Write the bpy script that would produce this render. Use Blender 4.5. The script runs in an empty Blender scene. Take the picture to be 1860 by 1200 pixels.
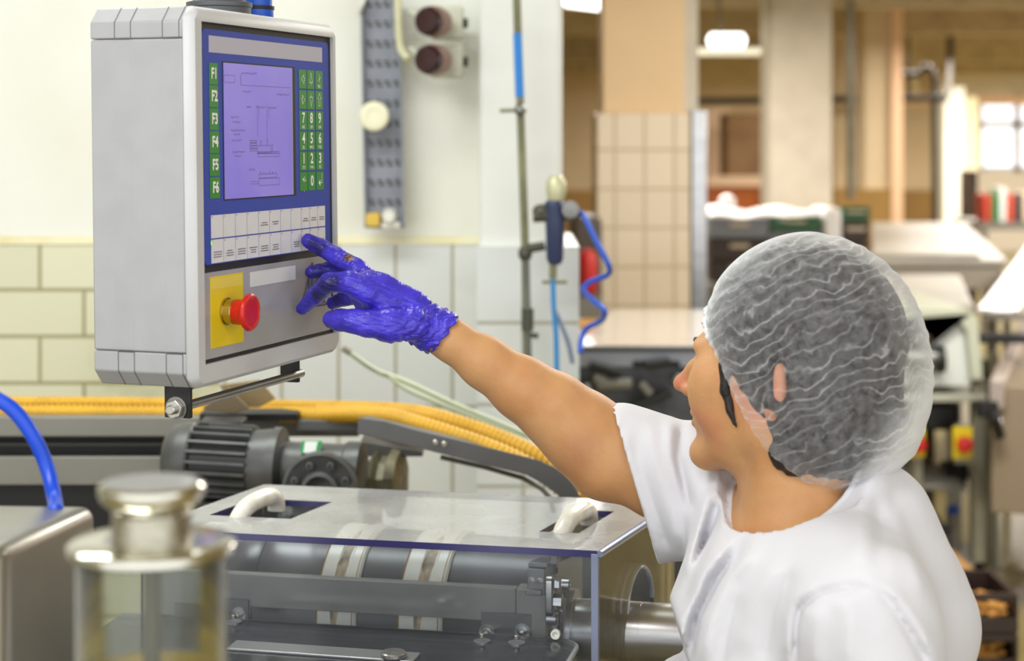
import bpy, bmesh, math, random
import numpy as np
from mathutils import Vector, Matrix
random.seed(7)
sc = bpy.context.scene
COL = sc.collection
FP = 3200.0; CZ = 1.70                      # focal length in pixels of the 1860 wide frame, eye height
# ------------------------------------------------------------------ camera
cd = bpy.data.cameras.new('camera'); cam = bpy.data.objects.new('camera', cd); COL.objects.link(cam)
cam.location = (0, 0, CZ); cam.rotation_euler = (math.pi/2, 0, 0)
cd.sensor_width = 36; cd.lens = 36*FP/1860; cd.shift_y = -353/1860
cd.clip_start = .05; cd.clip_end = 200
cd.dof.use_dof = True; cd.dof.focus_distance = 2.03; cd.dof.aperture_fstop = 4.3
sc.camera = cam
# ------------------------------------------------------------------ view, world, lights
sc.view_settings.view_transform = 'Standard'; sc.view_settings.look = 'None'
sc.view_settings.gamma = 1; sc.view_settings.use_curve_mapping = False
sc.view_settings.exposure = -0.38
w = bpy.data.worlds.new('world'); sc.world = w; w.use_nodes = True
w.node_tree.nodes['Background'].inputs[0].default_value = (.97, .985, 1, 1)
w.node_tree.nodes['Background'].inputs[1].default_value = 2.4
def area(name, loc, sx, sy, power, col=(1, 1, 1), rot=(0, 0, 0)):
    l = bpy.data.lights.new(name, 'AREA'); l.shape = 'RECTANGLE'; l.size = sx; l.size_y = sy
    l.energy = power; l.color = col
    o = bpy.data.objects.new(name, l); o.location = loc; o.rotation_euler = rot; COL.objects.link(o); return o
area('unseen_tube_light', (-.9, 2.6, 2.80), 1.5, .40, 42, (.94, 1, .97))
area('unseen_tube_light', (-1.0, .6, 2.80), 1.5, .40, 50, (.97, .98, 1))
area('unseen_tube_light', (.9, .0, 2.80), 1.5, .30, 12, (.96, .98, 1))
area('unseen_tube_light', (2.3, 2.6, 2.80), .30, 1.5, 20, (1, .99, .97))
area('unseen_tube_light', (1.3, 4.9, 2.80), 1.5, .40, 110, (1, .97, .9))  # added lamp out of view, lights the tiled column
for i, (x, y) in enumerate([(.4, 9.6), (4.2, 7.4), (4.4, 10.4), (.4, 14.2), (4.6, 14.2), (4.6, 17.5), (8, 18.5), (3, 22.6), (8, 22.6)]):
    area('hall_light', (x, y, 2.50), 1.6, .6, 135 if y < 14.5 else 210, (1, .94, .86))
# ------------------------------------------------------------------ helpers
def P(px, py, Y): return Vector(((px-930)/FP*Y, Y, CZ-(py-247)/FP*Y))
def PZ(px, py, z):                          # the point seen at a pixel on the level plane z
    Y = (CZ-z)*FP/(py-247); return P(px, py, Y)
def lin(c): 
    c = c/255.; return c/12.92 if c <= .04045 else ((c+.055)/1.055)**2.4
def rgb(t): return (lin(t[0]), lin(t[1]), lin(t[2]), 1)
MATS = {}
def mat(name, col, rough=.5, metal=0., var=.0, vscale=8., bump=0., bscale=60., spec=.5, emit=0, stretch=None, sub=0, col2=None):
    if name in MATS: return MATS[name]
    m = bpy.data.materials.new(name); m.use_nodes = True; nt = m.node_tree; b = nt.nodes['Principled BSDF']
    b.inputs['Base Color'].default_value = rgb(col); b.inputs['Roughness'].default_value = rough
    b.inputs['Metallic'].default_value = metal; b.inputs['Specular IOR Level'].default_value = spec
    if sub:
        b.inputs['Subsurface Weight'].default_value = sub; b.inputs['Subsurface Scale'].default_value = .004
    if emit:
        b.inputs['Emission Color'].default_value = rgb(col); b.inputs['Emission Strength'].default_value = emit
    tc = nt.nodes.new('ShaderNodeTexCoord'); mp = nt.nodes.new('ShaderNodeMapping')
    nt.links.new(tc.outputs['Object'], mp.inputs[0])
    if stretch: mp.inputs['Scale'].default_value = stretch
    n = nt.nodes.new('ShaderNodeTexNoise'); n.inputs['Scale'].default_value = vscale; n.inputs['Detail'].default_value = 5
    nt.links.new(mp.outputs[0], n.inputs['Vector'])
    mx = nt.nodes.new('ShaderNodeMix'); mx.data_type = 'RGBA'
    c2 = col2 or tuple(max(0, c*(1-var)) for c in col)
    mx.inputs[6].default_value = rgb(col); mx.inputs[7].default_value = rgb(c2)
    rp = nt.nodes.new('ShaderNodeMapRange'); rp.inputs[1].default_value = .38; rp.inputs[2].default_value = .68
    nt.links.new(n.outputs[0], rp.inputs[0]); nt.links.new(rp.outputs[0], mx.inputs[0])
    nt.links.new(mx.outputs[2], b.inputs['Base Color'])
    if bump:
        n2 = nt.nodes.new('ShaderNodeTexNoise'); n2.inputs['Scale'].default_value = bscale; n2.inputs['Detail'].default_value = 4
        nt.links.new(mp.outputs[0], n2.inputs['Vector'])
        bp = nt.nodes.new('ShaderNodeBump'); bp.inputs['Strength'].default_value = bump; bp.inputs['Distance'].default_value = .004
        nt.links.new(n2.outputs[0], bp.inputs['Height']); nt.links.new(bp.outputs[0], b.inputs['Normal'])
    MATS[name] = m; return m
def clear_mat(name, tint=(235, 240, 245), haze=.06, hazecol=(225, 228, 232), rough=.03, refl=1.0, edge=0., streak=False):
    m = bpy.data.materials.new(name); m.use_nodes = True; nt = m.node_tree; nt.nodes.clear()
    out = nt.nodes.new('ShaderNodeOutputMaterial')
    tr = nt.nodes.new('ShaderNodeBsdfTransparent'); tr.inputs[0].default_value = rgb(tint)
    df = nt.nodes.new('ShaderNodeBsdfDiffuse'); df.inputs[0].default_value = rgb(hazecol)
    gl = nt.nodes.new('ShaderNodeBsdfGlossy'); gl.inputs['Roughness'].default_value = rough
    fr = nt.nodes.new('ShaderNodeFresnel'); fr.inputs[0].default_value = 1.0+.49*refl
    m1 = nt.nodes.new('ShaderNodeMixShader'); m1.inputs[0].default_value = haze
    if streak or edge:
        tc = nt.nodes.new('ShaderNodeTexCoord'); mp = nt.nodes.new('ShaderNodeMapping'); nt.links.new(tc.outputs['Object'], mp.inputs[0])
        n = nt.nodes.new('ShaderNodeTexNoise'); n.inputs['Scale'].default_value = 14; n.inputs['Detail'].default_value = 7
        if streak: mp.inputs['Scale'].default_value = (1, 1, .35)
        nt.links.new(mp.outputs[0], n.inputs[0])
        r = nt.nodes.new('ShaderNodeMapRange'); r.inputs[1].default_value = .3; r.inputs[2].default_value = .75
        r.inputs[3].default_value = haze*.8; r.inputs[4].default_value = haze*1.25
        nt.links.new(n.outputs[0], r.inputs[0])
        last = r.outputs[0]
        if edge:
            lw = nt.nodes.new('ShaderNodeLayerWeight'); lw.inputs[0].default_value = .5
            pw = nt.nodes.new('ShaderNodeMath'); pw.operation = 'POWER'; pw.inputs[1].default_value = 3
            nt.links.new(lw.outputs['Facing'], pw.inputs[0])
            ma = nt.nodes.new('ShaderNodeMath'); ma.operation = 'MULTIPLY_ADD'; ma.inputs[1].default_value = edge; ma.use_clamp = True
            nt.links.new(pw.outputs[0], ma.inputs[0]); nt.links.new(last, ma.inputs[2]); last = ma.outputs[0]
        nt.links.new(last, m1.inputs[0])
    m2 = nt.nodes.new('ShaderNodeMixShader')
    nt.links.new(tr.outputs[0], m1.inputs[1]); nt.links.new(df.outputs[0], m1.inputs[2])
    nt.links.new(fr.outputs[0], m2.inputs[0]); nt.links.new(m1.outputs[0], m2.inputs[1]); nt.links.new(gl.outputs[0], m2.inputs[2])
    nt.links.new(m2.outputs[0], out.inputs[0]); MATS[name] = m; return m
def tile_mat(name, w_, h_, x0, z0, off, col, col2, grout, msz=.005, wear=0.2, rough=.18):
    m = bpy.data.materials.new(name); m.use_nodes = True; nt = m.node_tree; b = nt.nodes['Principled BSDF']
    g = nt.nodes.new('ShaderNodeNewGeometry'); s = nt.nodes.new('ShaderNodeSeparateXYZ'); nt.links.new(g.outputs['Position'], s.inputs[0])
    c = nt.nodes.new('ShaderNodeCombineXYZ')
    ax = nt.nodes.new('ShaderNodeMath'); ax.operation = 'ADD'; ax.inputs[1].default_value = -x0; nt.links.new(s.outputs[0], ax.inputs[0])
    az = nt.nodes.new('ShaderNodeMath'); az.operation = 'ADD'; az.inputs[1].default_value = -z0; nt.links.new(s.outputs[2], az.inputs[0])
    nt.links.new(ax.outputs[0], c.inputs[0]); nt.links.new(az.outputs[0], c.inputs[1])
    t = nt.nodes.new('ShaderNodeTexBrick'); t.offset = off; t.squash = 1; t.inputs['Scale'].default_value = 1
    t.inputs['Brick Width'].default_value = w_; t.inputs['Row Height'].default_value = h_
    t.inputs['Mortar Size'].default_value = msz; t.inputs['Mortar Smooth'].default_value = .15
    t.inputs['Color1'].default_value = rgb(col); t.inputs['Color2'].default_value = rgb(col2); t.inputs['Mortar'].default_value = rgb(grout)
    nt.links.new(c.outputs[0], t.inputs['Vector'])
    n = nt.nodes.new('ShaderNodeTexNoise'); n.inputs['Scale'].default_value = 5; n.inputs['Detail'].default_value = 5
    nt.links.new(g.outputs['Position'], n.inputs[0])
    r = nt.nodes.new('ShaderNodeMapRange'); r.inputs[1].default_value = .58; r.inputs[2].default_value = .75; r.inputs[4].default_value = wear
    nt.links.new(n.outputs[0], r.inputs[0])
    mx = nt.nodes.new('ShaderNodeMix'); mx.data_type = 'RGBA'; mx.inputs[7].default_value = rgb((120, 115, 85))
    nt.links.new(r.outputs[0], mx.inputs[0]); nt.links.new(t.outputs[0], mx.inputs[6]); nt.links.new(mx.outputs[2], b.inputs['Base Color'])
    b.inputs['Roughness'].default_value = rough
    bp = nt.nodes.new('ShaderNodeBump'); bp.inputs['Strength'].default_value = .5; bp.inputs['Distance'].default_value = .003; bp.invert = True
    nt.links.new(t.outputs['Fac'], bp.inputs['Height']); nt.links.new(bp.outputs[0], b.inputs['Normal'])
    MATS[name] = m; return m

class M:
    """collects faces of one mesh in world coordinates"""
    def __init__(s): s.v = []; s.f = []
    def add(s, vs, fs):
        o = len(s.v); s.v += [Vector(p) for p in vs]; s.f += [tuple(i+o for i in f) for f in fs]; return s
    def box(s, c, hx, hy, hz, A=None):
        A = A or (Vector((1, 0, 0)), Vector((0, 1, 0)), Vector((0, 0, 1))); c = Vector(c)
        vs = [c+A[0]*hx*i+A[1]*hy*j+A[2]*hz*k for i in (-1, 1) for j in (-1, 1) for k in (-1, 1)]
        return s.add(vs, [(0, 1, 3, 2), (4, 6, 7, 5), (0, 4, 5, 1), (2, 3, 7, 6), (0, 2, 6, 4), (1, 5, 7, 3)])
    def bb(s, x0, x1, y0, y1, z0, z1): return s.box(((x0+x1)/2, (y0+y1)/2, (z0+z1)/2), abs(x1-x0)/2, abs(y1-y0)/2, abs(z1-z0)/2)
    def prism(s, pts, vec):
        n = len(pts); vec = Vector(vec); vs = [Vector(p) for p in pts]+[Vector(p)+vec for p in pts]
        return s.add(vs, [tuple(range(n))[::-1], tuple(range(n, 2*n))]+[(i, (i+1) % n, n+(i+1) % n, n+i) for i in range(n)])
    def tube(s, pts, r, n=12, closed=False, cap=True, sx=1., up=None):
        pts = [Vector(p) for p in pts]; N = len(pts); rs = r if isinstance(r, (list, tuple)) else [r]*N
        T = []
        for i in range(N):
            a = pts[(i-1) % N] if (closed or i > 0) else pts[0]; b = pts[(i+1) % N] if (closed or i < N-1) else pts[-1]
            T.append((b-a).normalized())
        u = Vector(up) if up else (Vector((0, 0, 1)) if abs(T[0].z) < .9 else Vector((1, 0, 0)))
        vs = []
        for i in range(N):
            u = (u-T[i]*u.dot(T[i])); u.normalize(); v = T[i].cross(u)
            for k in range(n):
                a = 2*math.pi*k/n; vs.append(pts[i]+(u*math.cos(a)+v*math.sin(a)*sx)*rs[i])
        fs = []
        for i in range(N if closed else N-1):
            j = (i+1) % N
            for k in range(n): fs.append((i*n+k, i*n+(k+1) % n, j*n+(k+1) % n, j*n+k))
        if cap and not closed: fs += [tuple(range(n))[::-1], tuple(range((N-1)*n, N*n))]
        return s.add(vs, fs)
    def cyl(s, a, b, r, n=24): return s.tube([a, b], r, n)
    def lathe(s, o, ax, prof, n=32, cap=True):
        o = Vector(o); ax = Vector(ax).normalized(); pts = [o+ax*t for t, r in prof]
        u = Vector((0, 0, 1)) if abs(ax.z) < .9 else Vector((1, 0, 0)); u = (u-ax*u.dot(ax)).normalized(); v = ax.cross(u)
        vs = []
        for (t, r) in prof:
            for k in range(n):
                a = 2*math.pi*k/n; vs.append(o+ax*t+(u*math.cos(a)+v*math.sin(a))*r)
        fs = [(i*n+k, i*n+(k+1) % n, (i+1)*n+(k+1) % n, (i+1)*n+k) for i in range(len(prof)-1) for k in range(n)]
        if cap: fs += [tuple(range(n))[::-1], tuple(range((len(prof)-1)*n, len(prof)*n))]
        return s.add(vs, fs)
    def ell(s, c, rx, ry, rz, A=None, nu=20, nv=12):
        A = A or (Vector((1, 0, 0)), Vector((0, 1, 0)), Vector((0, 0, 1))); c = Vector(c); vs = [c+A[2]*rz]
        for j in range(1, nv):
            t = math.pi*j/nv
            for i in range(nu):
                p = 2*math.pi*i/nu; vs.append(c+A[0]*rx*math.sin(t)*math.cos(p)+A[1]*ry*math.sin(t)*math.sin(p)+A[2]*rz*math.cos(t))
        vs.append(c-A[2]*rz); L = len(vs)-1; fs = [(0, 1+i, 1+(i+1) % nu) for i in range(nu)]
        for j in range(nv-2):
            for i in range(nu): fs.append((1+j*nu+i, 1+(j+1)*nu+i, 1+(j+1)*nu+(i+1) % nu, 1+j*nu+(i+1) % nu))
        fs += [(L, 1+(nv-2)*nu+(i+1) % nu, 1+(nv-2)*nu+i) for i in range(nu)]
        return s.add(vs, fs)
    def sheet(s, rows):                      # grid of points
        n = len(rows[0]); vs = [p for r in rows for p in r]
        return s.add(vs, [(i*n+j, i*n+j+1, (i+1)*n+j+1, (i+1)*n+j) for i in range(len(rows)-1) for j in range(n-1)])
def wloc(o):
    l = Vector(o.location)
    while o.parent: o = o.parent; l = l+Vector(o.location)
    return l
def link(name, me, mt, parent, ctr, smooth=True, ang=35, bevel=0, seg=2):
    o = bpy.data.objects.new(name, me); COL.objects.link(o)
    if mt: me.materials.append(mt)
    if parent: o.parent = parent; o.location = ctr-wloc(parent)
    else: o.location = ctr
    if smooth:
        me.shade_smooth()
        if ang < 180: me.set_sharp_from_angle(angle=math.radians(ang))
    if bevel:
        md = o.modifiers.new('bevel', 'BEVEL'); md.width = bevel; md.segments = seg; md.limit_method = 'ANGLE'; md.angle_limit = math.radians(40)
    return o
def mk(name, b, mt, parent=None, smooth=True, ang=35, bevel=0, seg=2, normals=True):
    xs = [p.x for p in b.v]; ys = [p.y for p in b.v]; zs = [p.z for p in b.v]
    c = Vector(((min(xs)+max(xs))/2, (min(ys)+max(ys))/2, min(zs)))
    me = bpy.data.meshes.new(name); me.from_pydata([tuple(p-c) for p in b.v], [], b.f); me.validate()
    if normals:
        bm = bmesh.new(); bm.from_mesh(me); bmesh.ops.recalc_face_normals(bm, faces=bm.faces); bm.to_mesh(me); bm.free()
    return link(name, me, mt, parent, c, smooth, ang, bevel, seg)
def tag(o, label, cat, group=None, kind=None):
    if label: o['label'] = label
    if cat: o['category'] = cat
    if group: o['group'] = group
    if kind: o['kind'] = kind
    return o
def thing(name, loc, label, cat, group=None):
    o = bpy.data.objects.new(name, None); COL.objects.link(o); o.location = loc; o.empty_display_size = .02
    return tag(o, label, cat, group)
def struct(o): o['kind'] = 'structure'; return o
def dup(root, loc, label=None):
    r = root.copy(); COL.objects.link(r); r.location = loc
    if label: r['label'] = label
    for ch in list(root.children):
        c = ch.copy(); COL.objects.link(c); c.parent = r
        for g in list(ch.children):
            d = g.copy(); COL.objects.link(d); d.parent = c
    return r
def curve3(pts, n=8):                        # Catmull-Rom through the points
    pts = [Vector(p) for p in pts]; q = [pts[0]*2-pts[1]]+pts+[pts[-1]*2-pts[-2]]; out = []
    for i in range(1, len(q)-2):
        for k in range(n):
            t = k/n; a, b, c, d = q[i-1], q[i], q[i+1], q[i+2]
            out.append(.5*((2*b)+(c-a)*t+(2*a-5*b+4*c-d)*t*t+(3*b-a-3*c+d)*t**3))
    return out+[pts[-1]]
def resample(pts, step):
    out = [pts[0]]; acc = 0
    for a, b in zip(pts, pts[1:]):
        L = (b-a).length; 
        if L < 1e-9: continue
        d = step-acc
        while d <= L: out.append(a.lerp(b, d/L)); d += step
        acc = L-(d-step)
    return out
X3, Y3, Z3 = Vector((1, 0, 0)), Vector((0, 1, 0)), Vector((0, 0, 1))
def text_geo(txt, size, xs=1.0, bold=0.0):
    c = bpy.data.curves.new('t', 'FONT'); c.body = txt; c.size = size; c.align_x = 'CENTER'; c.align_y = 'CENTER'; c.offset = bold
    c.resolution_u = 3
    o = bpy.data.objects.new('t', c); me = bpy.data.meshes.new_from_object(o)
    vs = [(v.co.x*xs, v.co.y) for v in me.vertices]; fs = [tuple(p.vertices) for p in me.polygons]
    bpy.data.objects.remove(o); bpy.data.curves.remove(c); bpy.data.meshes.remove(me); return vs, fs
# ------------------------------------------------------------------ the room
m_plaster = mat('cream_plaster', (242, 243, 238), .8, var=.06, vscale=2.2, bump=.25, bscale=9, col2=(234, 233, 220))
m_plaster2 = mat('white_plaster', (238, 240, 236), .8, var=.05, vscale=2.0, bump=.15, bscale=9)
m_tile_l = tile_mat('cream_tile', .2, .1055, P(75, 0, 4).x, P(0, 441, 4).z-.1055*20, .5, (222, 220, 190), (212, 211, 182), (160, 154, 110), .0045, .45)
m_tile_r = tile_mat('white_tile', .129, .375, P(719, 0, 4).x, P(0, 437, 4).z-.375*5, 0, (226, 228, 224), (219, 222, 220), (176, 172, 152), .004, .12)
m_tile_c = tile_mat('pilaster_tile', .129, .178, P(950, 0, 3.86).x, P(0, 437, 3.86).z-.178*9, 0, (224, 228, 226), (216, 220, 220), (178, 176, 160), .004, .1)
m_floor = mat('floor_paint', (158, 144, 92), .35, var=.15, vscale=3, bump=.1, bscale=30)
m_ceil = mat('ceiling_paint', (208, 194, 166), .85, var=.08)
m_tan = mat('tan_wall', (214, 192, 158), .8, var=.06, vscale=1.2)
m_dado = mat('brown_dado', (158, 122, 62), .6, var=.08, vscale=1.5)
m_grime = mat('yellow_ledge', (238, 234, 204), .6, var=.12, vscale=6, col2=(222, 210, 160))
Yw = 4.0; zt = P(0, 443, Yw).z; xc = P(872, 0, Yw).x; CH = 2.95
struct(mk('floor', M().bb(-6, 13, -2, 30, -.06, 0), m_floor))
struct(mk('ceiling', M().bb(-6, 13, -1.2, 30, CH, CH+.08), m_ceil))
b = M().bb(-6, xc, Yw, Yw+.30, 0, CH); struct(mk('wall_back', b, m_plaster))
struct(mk('trim_1', M().bb(-6, P(400, 0, Yw).x, Yw-.012, Yw-.001, 0, zt), m_tile_l))
struct(mk('trim_2', M().bb(P(400, 0, Yw).x, xc, Yw-.012, Yw-.001, 0, zt), m_tile_r))
b = M().prism([(-6, Yw-.016, zt), (-6, Yw-.001, zt), (-6, Yw-.001, zt+.018)], (xc+6, 0, 0)); struct(mk('trim_3', b, m_grime))
# pilaster that ends the wall
Yp = 3.86; xp0 = xc; xp1 = P(1022, 0, Yp).x; xt1 = P(1052, 0, Yp-.02).x
struct(mk('wall_pilaster', M().bb(xp0, xp1, Yp, Yp+.5, 0, CH), m_plaster2, bevel=.012))
struct(mk('trim_4', M().bb(xp0-.004, xt1, Yp-.02, Yp+.52, 0, zt+.004), m_tile_c))
struct(mk('wall_left', M().bb(-6.1, -6, -2, 26.3, 0, CH), m_plaster))
# far wall of the hall
YF = 26.
zd = P(0, 345, YF).z
struct(mk('wall_far', M().bb(-6, P(1700, 0, YF).x, YF, YF+.3, zd, CH), m_tan))
struct(mk('trim_5', M().bb(-6, P(1700, 0, YF).x, YF-.03, YF+.3, 0, zd), m_dado))
xw0, xw1 = P(1782, 0, YF).x, P(1990, 0, YF).x; zw0, zw1 = P(0, 312, YF).z, P(0, 168, YF).z
m_lw = mat('light_wall', (236, 226, 208), .8)
b = M().bb(P(1700, 0, YF).x, xw0, YF, YF+.3, 0, CH).bb(xw0, 13, YF, YF+.3, 0, zw0).bb(xw0, 13, YF, YF+.3, zw1, CH).bb(xw1, 13, YF, YF+.3, zw0, zw1)
struct(mk('wall_far_right', b, m_lw))
struct(mk('wall_right', M().bb(13, 13.1, -4, 30, 0, CH), m_tan))
m_sky = mat('daylight_pane', (245, 248, 255), .5, emit=1.6)
m_wf = mat('window_frame', (225, 225, 228), .5)
wn = struct(mk('window_1', M().bb(xw0, xw1, YF+.2, YF+.24, zw0, zw1), m_sky))
b = M(); 
for z in (zw0+.03, zw1-.03, P(0, 226, YF).z): b.bb(xw0, xw1, YF+.08, YF+.16, z-.05, z+.05)
for k in range(4): x = xw0+(xw1-xw0)*k/3; b.bb(x-.05, x+.05, YF+.08, YF+.16, zw0, zw1)
mk('window_frame', b, m_wf, wn)
# solid brown block for an opening, the darker room behind put into its colour, orange dado below it (left part of the far hall)
m_rec = mat('brown_recess', (150, 118, 84), .8, var=.2, vscale=2); m_peach = mat('peach_plaster', (238, 208, 180), .7)
m_orange = mat('orange_board', (196, 106, 40), .6, var=.15, vscale=2)
Yq = 18.
tag(mk('opening_block', M().bb(P(1322, 0, Yq).x, P(1398, 0, Yq).x, Yq+.1, Yq+.7, P(0, 340, Yq).z, P(0, 205, Yq).z), m_rec, bevel=.01), 'brown cupboard block, coloured dark for the room behind, above the orange board, between the tiled pillar and the pale column', 'doorway')
cb = tag(mk('orange_partition', M().bb(P(1284, 0, Yq).x, P(1388, 0, Yq).x, Yq, Yq+.1, 0, P(0, 338, Yq).z), m_orange, bevel=.01), 'low orange board partition behind the stacked crates', 'partition')
mk('rail', M().bb(P(1284, 0, Yq).x, P(1400, 0, Yq).x, Yq-.03, Yq+.14, P(0, 338, Yq).z, P(0, 320, Yq).z), m_peach, cb)
mk('post', M().bb(P(1387, 0, Yq).x, P(1408, 0, Yq).x, Yq-.03, Yq+.14, 0, P(0, 326, Yq).z), m_peach, cb)
struct(mk('wall_stub', M().bb(P(1262, 0, Yq+1).x, P(1326, 0, Yq+1).x, Yq+1, Yq+1.3, 0, P(0, 196, Yq+1).z), m_peach))
# ceiling beams across the hall
m_beam = mat('beam_paint', (190, 172, 138), .85, var=.1)
for y, dz, m_ in [(8.5, .34, m_beam), (12, .36, m_beam), (16, .32, m_beam), (20, .4, m_beam), (23.5, .42, m_beam)]:
    struct(mk('ceiling_beam', M().bb(.0 if y > 6 else .3, 13, y, y+.35, CH-dz, CH), m_))
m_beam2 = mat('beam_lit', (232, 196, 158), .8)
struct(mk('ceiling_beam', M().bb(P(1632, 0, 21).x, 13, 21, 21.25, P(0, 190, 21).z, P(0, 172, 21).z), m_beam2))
# columns: a real square column each, placed by the pixel columns it fills
def column(x0, x1, Y, m, depth=None, ztop=CH, z0=0, name='column'):
    a, c = P(x0, 0, Y).x, P(x1, 0, Y).x
    return M().bb(a, c, Y, Y+(depth or (c-a)), z0, ztop)
m_cream = mat('cream_column', (240, 208, 164), .75, var=.05, vscale=2); m_wcol = mat('grey_white_column', (214, 204, 186), .75, var=.04)
m_ctile = tile_mat('pillar_tile', .118, .155, P(1117, 0, 7).x, P(0, 272, 7).z, 0, (232, 214, 186), (226, 208, 180), (196, 176, 142), .006, .05)
Yc = 7.
k = struct(mk('column_tiled', column(1096, 1243, Yc+.05, None, .34), m_cream))
struct(mk('trim_6', M().bb(P(1084, 0, Yc).x, P(1254, 0, Yc).x, Yc, Yc+.45, 0, P(0, 205, Yc).z), m_ctile, bevel=.006))
struct(mk('trim_7', M().bb(P(1243, 0, Yc+.06).x, P(1268, 0, Yc+.06).x, Yc+.06, Yc+.40, P(0, 205, Yc).z, CH), m_wcol))
m_steel = mat('brushed_steel', (196, 196, 196), .28, 1., var=.1, vscale=12, stretch=(1, 1, 8))
m_steel_d = mat('dull_steel', (150, 150, 148), .42, 1., var=.12, vscale=14)
tag(mk('corner_guard', M().bb(P(1256, 0, Yc).x, P(1284, 0, Yc).x, Yc-.01, Yc+.2, .0, P(0, 200, Yc).z), m_steel, bevel=.004), 'shiny steel corner guard up the right edge of the tiled pillar', 'corner guard')
k = struct(mk('column_middle', column(1397, 1513, 11, None), m_wcol, bevel=.03))
k = struct(mk('column_far', column(1568, 1634, 15, None, .30), m_tan, bevel=.02))
b = M().bb(P(1515, 0, 17).x, P(1572, 0, 17).x, 17, 17.3, 0, CH); struct(mk('wall_nib', b, m_tan))
struct(mk('trim_8', M().bb(P(1516, 0, 14.97).x, P(1622, 0, 14.97).x, 14.97, 15.3, 0, P(0, 343, 14.97).z), m_dado))
struct(mk('lit_edge_strip', M().bb(P(1620, 0, 14.96).x, P(1640, 0, 14.96).x, 14.96, 15.28, 0, CH), mat('lit_peach_edge', (236, 196, 160), .7)))  # orange-lit column edge, the light put into a peach strip
m_yel = mat('pale_yellow_column', (238, 232, 196), .7)
struct(mk('column_pale', column(1716, 1752, 19, None, .4, P(0, 158, 19).z), mat('white_col', (240, 240, 226), .7)))
struct(mk('column_yellow', column(1752, 1776, 19.3, None, .4, P(0, 175, 19).z), m_yel))
# pipes
m_pipe = mat('dark_pipe', (58, 52, 44), .5, var=.2); m_gpipe = mat('galvanised_pipe', (150, 145, 128), .4, .6, var=.15)
def pipe(pts, r, mt, label, n=10, group=None): return tag(mk('pipe', M().tube(pts, r, n), mt), label, 'pipe', group)
lp_ = pipe([P(1262, 184, 16.5), P(1720, 178, 16.5)], .035, m_pipe, 'long dark pipe running level across the hall behind the columns')
for x_ in (1420, 1650): mk('hanger', M().cyl(P(x_, 182, 16.5), Vector((P(x_, 0, 16.5).x, 16.5, CH)), .012, 8), m_pipe, lp_)
pipe(curve3([P(1636, 133, 17), P(1665, 135, 17), P(1682, 122, 17), P(1697, 140, 17), P(1697, 200, 17), P(1699, 405, 17), Vector((P(1699, 0, 17).x, 17, .0))], 4), .032, m_pipe, 'dark pipe with a swan neck dropping to the brown dado')
pipe([P(1727, 20, 18), P(1724, 165, 18), P(1716, 176, 18)], .035, m_pipe, 'short dark upright pipe near the pale column top')
pipe([P(1545, 0, 12), P(1546, 360, 12)], .028, m_gpipe, 'thin grey pipe upright between the two pale columns')
pipe([P(1655, 0, 20), P(1663, 178, 20)], .03, mat('cream_pipe', (206, 190, 150), .6), 'cream pipe hanging from the ceiling above the lit beam')
# hanging lamps in the hall
m_glow = mat('lamp_glow', (255, 255, 250), .5, emit=5); m_lampb = mat('lamp_body', (226, 226, 206), .5)
def lamp(px, py, Y, hw, label):
    c = P(px, py, Y); r = thing('hanging_lamp', c, label, 'lamp')
    mk('lamp_tube', M().lathe(c-X3*hw, X3, [(0, .01), (.02, .045), (hw*2-.02, .045), (hw*2, .01)], 16), m_glow, r)
    mk('glow_reflector', M().bb(c.x-hw*1.6, c.x+hw*1.9, c.y-.1, c.y+.12, c.z-.095, c.z-.055), mat('reflector_glow', (250, 246, 224), .5, emit=.9), r, bevel=.01)  # reflector plate, its brightness added as a faint glow
    mk('rod', M().cyl(c+Vector((-.04, 0, .04)), Vector((c.x-.06, c.y, CH)), .012, 8), m_gpipe, r)
    return r
lamp(1320, 73, 11.5, .125, 'glowing hanging lamp with a pale reflector beside the pale column')
c = P(1066, -4, 8.); r = thing('hanging_lamp', c, 'glowing hanging lamp at the top edge above the tiled pillar', 'lamp')
mk('lamp_tube', M().lathe(c-X3*.12+Z3*.012, X3*.25-Z3*.03, [(0, .02), (.03, .05), (.21, .05), (.24, .02)], 16), m_glow, r)
mk('rod', M().cyl(c+Z3*.04, Vector((c.x, c.y, CH)), .01, 8), m_gpipe, r)
# ------------------------------------------------------------------ control panel
E1 = Vector((.3286, .9445, 0)).normalized(); EN = Vector((.9445, -.3286, 0)).normalized(); EU = Vector((-.012, 0, 1))
PO = Vector((-.3249+.0015, 1.85, CZ)); AX = (E1, EN, EU)
def Q(s, d, h): return PO+E1*s+EN*d+EU*h
def F(px, py, d=0.):                        # s,h of the point of the face (pushed out by d) seen at a pixel
    s, h = .1, 0.
    for _ in range(6):
        a = (px-930)/FP; o = PO+EN*d+EU*h
        s = (a*o.y-o.x)/(E1.x-a*E1.y)
        Y = o.y+E1.y*s; h = CZ-(py-247)/FP*Y-PO.z
    return s, h
m_case = mat('grey_housing', (166, 167, 169), .5, var=.03, vscale=30); m_bez = mat('light_bezel', (196, 197, 198), .45, var=.03)
m_black = mat('black_gasket', (22, 22, 24), .5); m_blue = mat('blue_overlay', (54, 74, 170), .5, spec=.25, var=.04)
m_green = mat('green_key', (48, 136, 44), .4); m_wkey = mat('white_key', (222, 222, 226), .4, var=.04, vscale=20)
m_white = mat('white_ink', (240, 240, 240), .5); m_lowp = mat('silver_plate', (172, 172, 176), .36, .15, var=.08, vscale=10)
m_strip = mat('name_strip', (182, 180, 196), .5); m_seam = mat('seam_dark', (96, 97, 98), .6); m_seaml = mat('seam_light', (172, 173, 172), .6)
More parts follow.
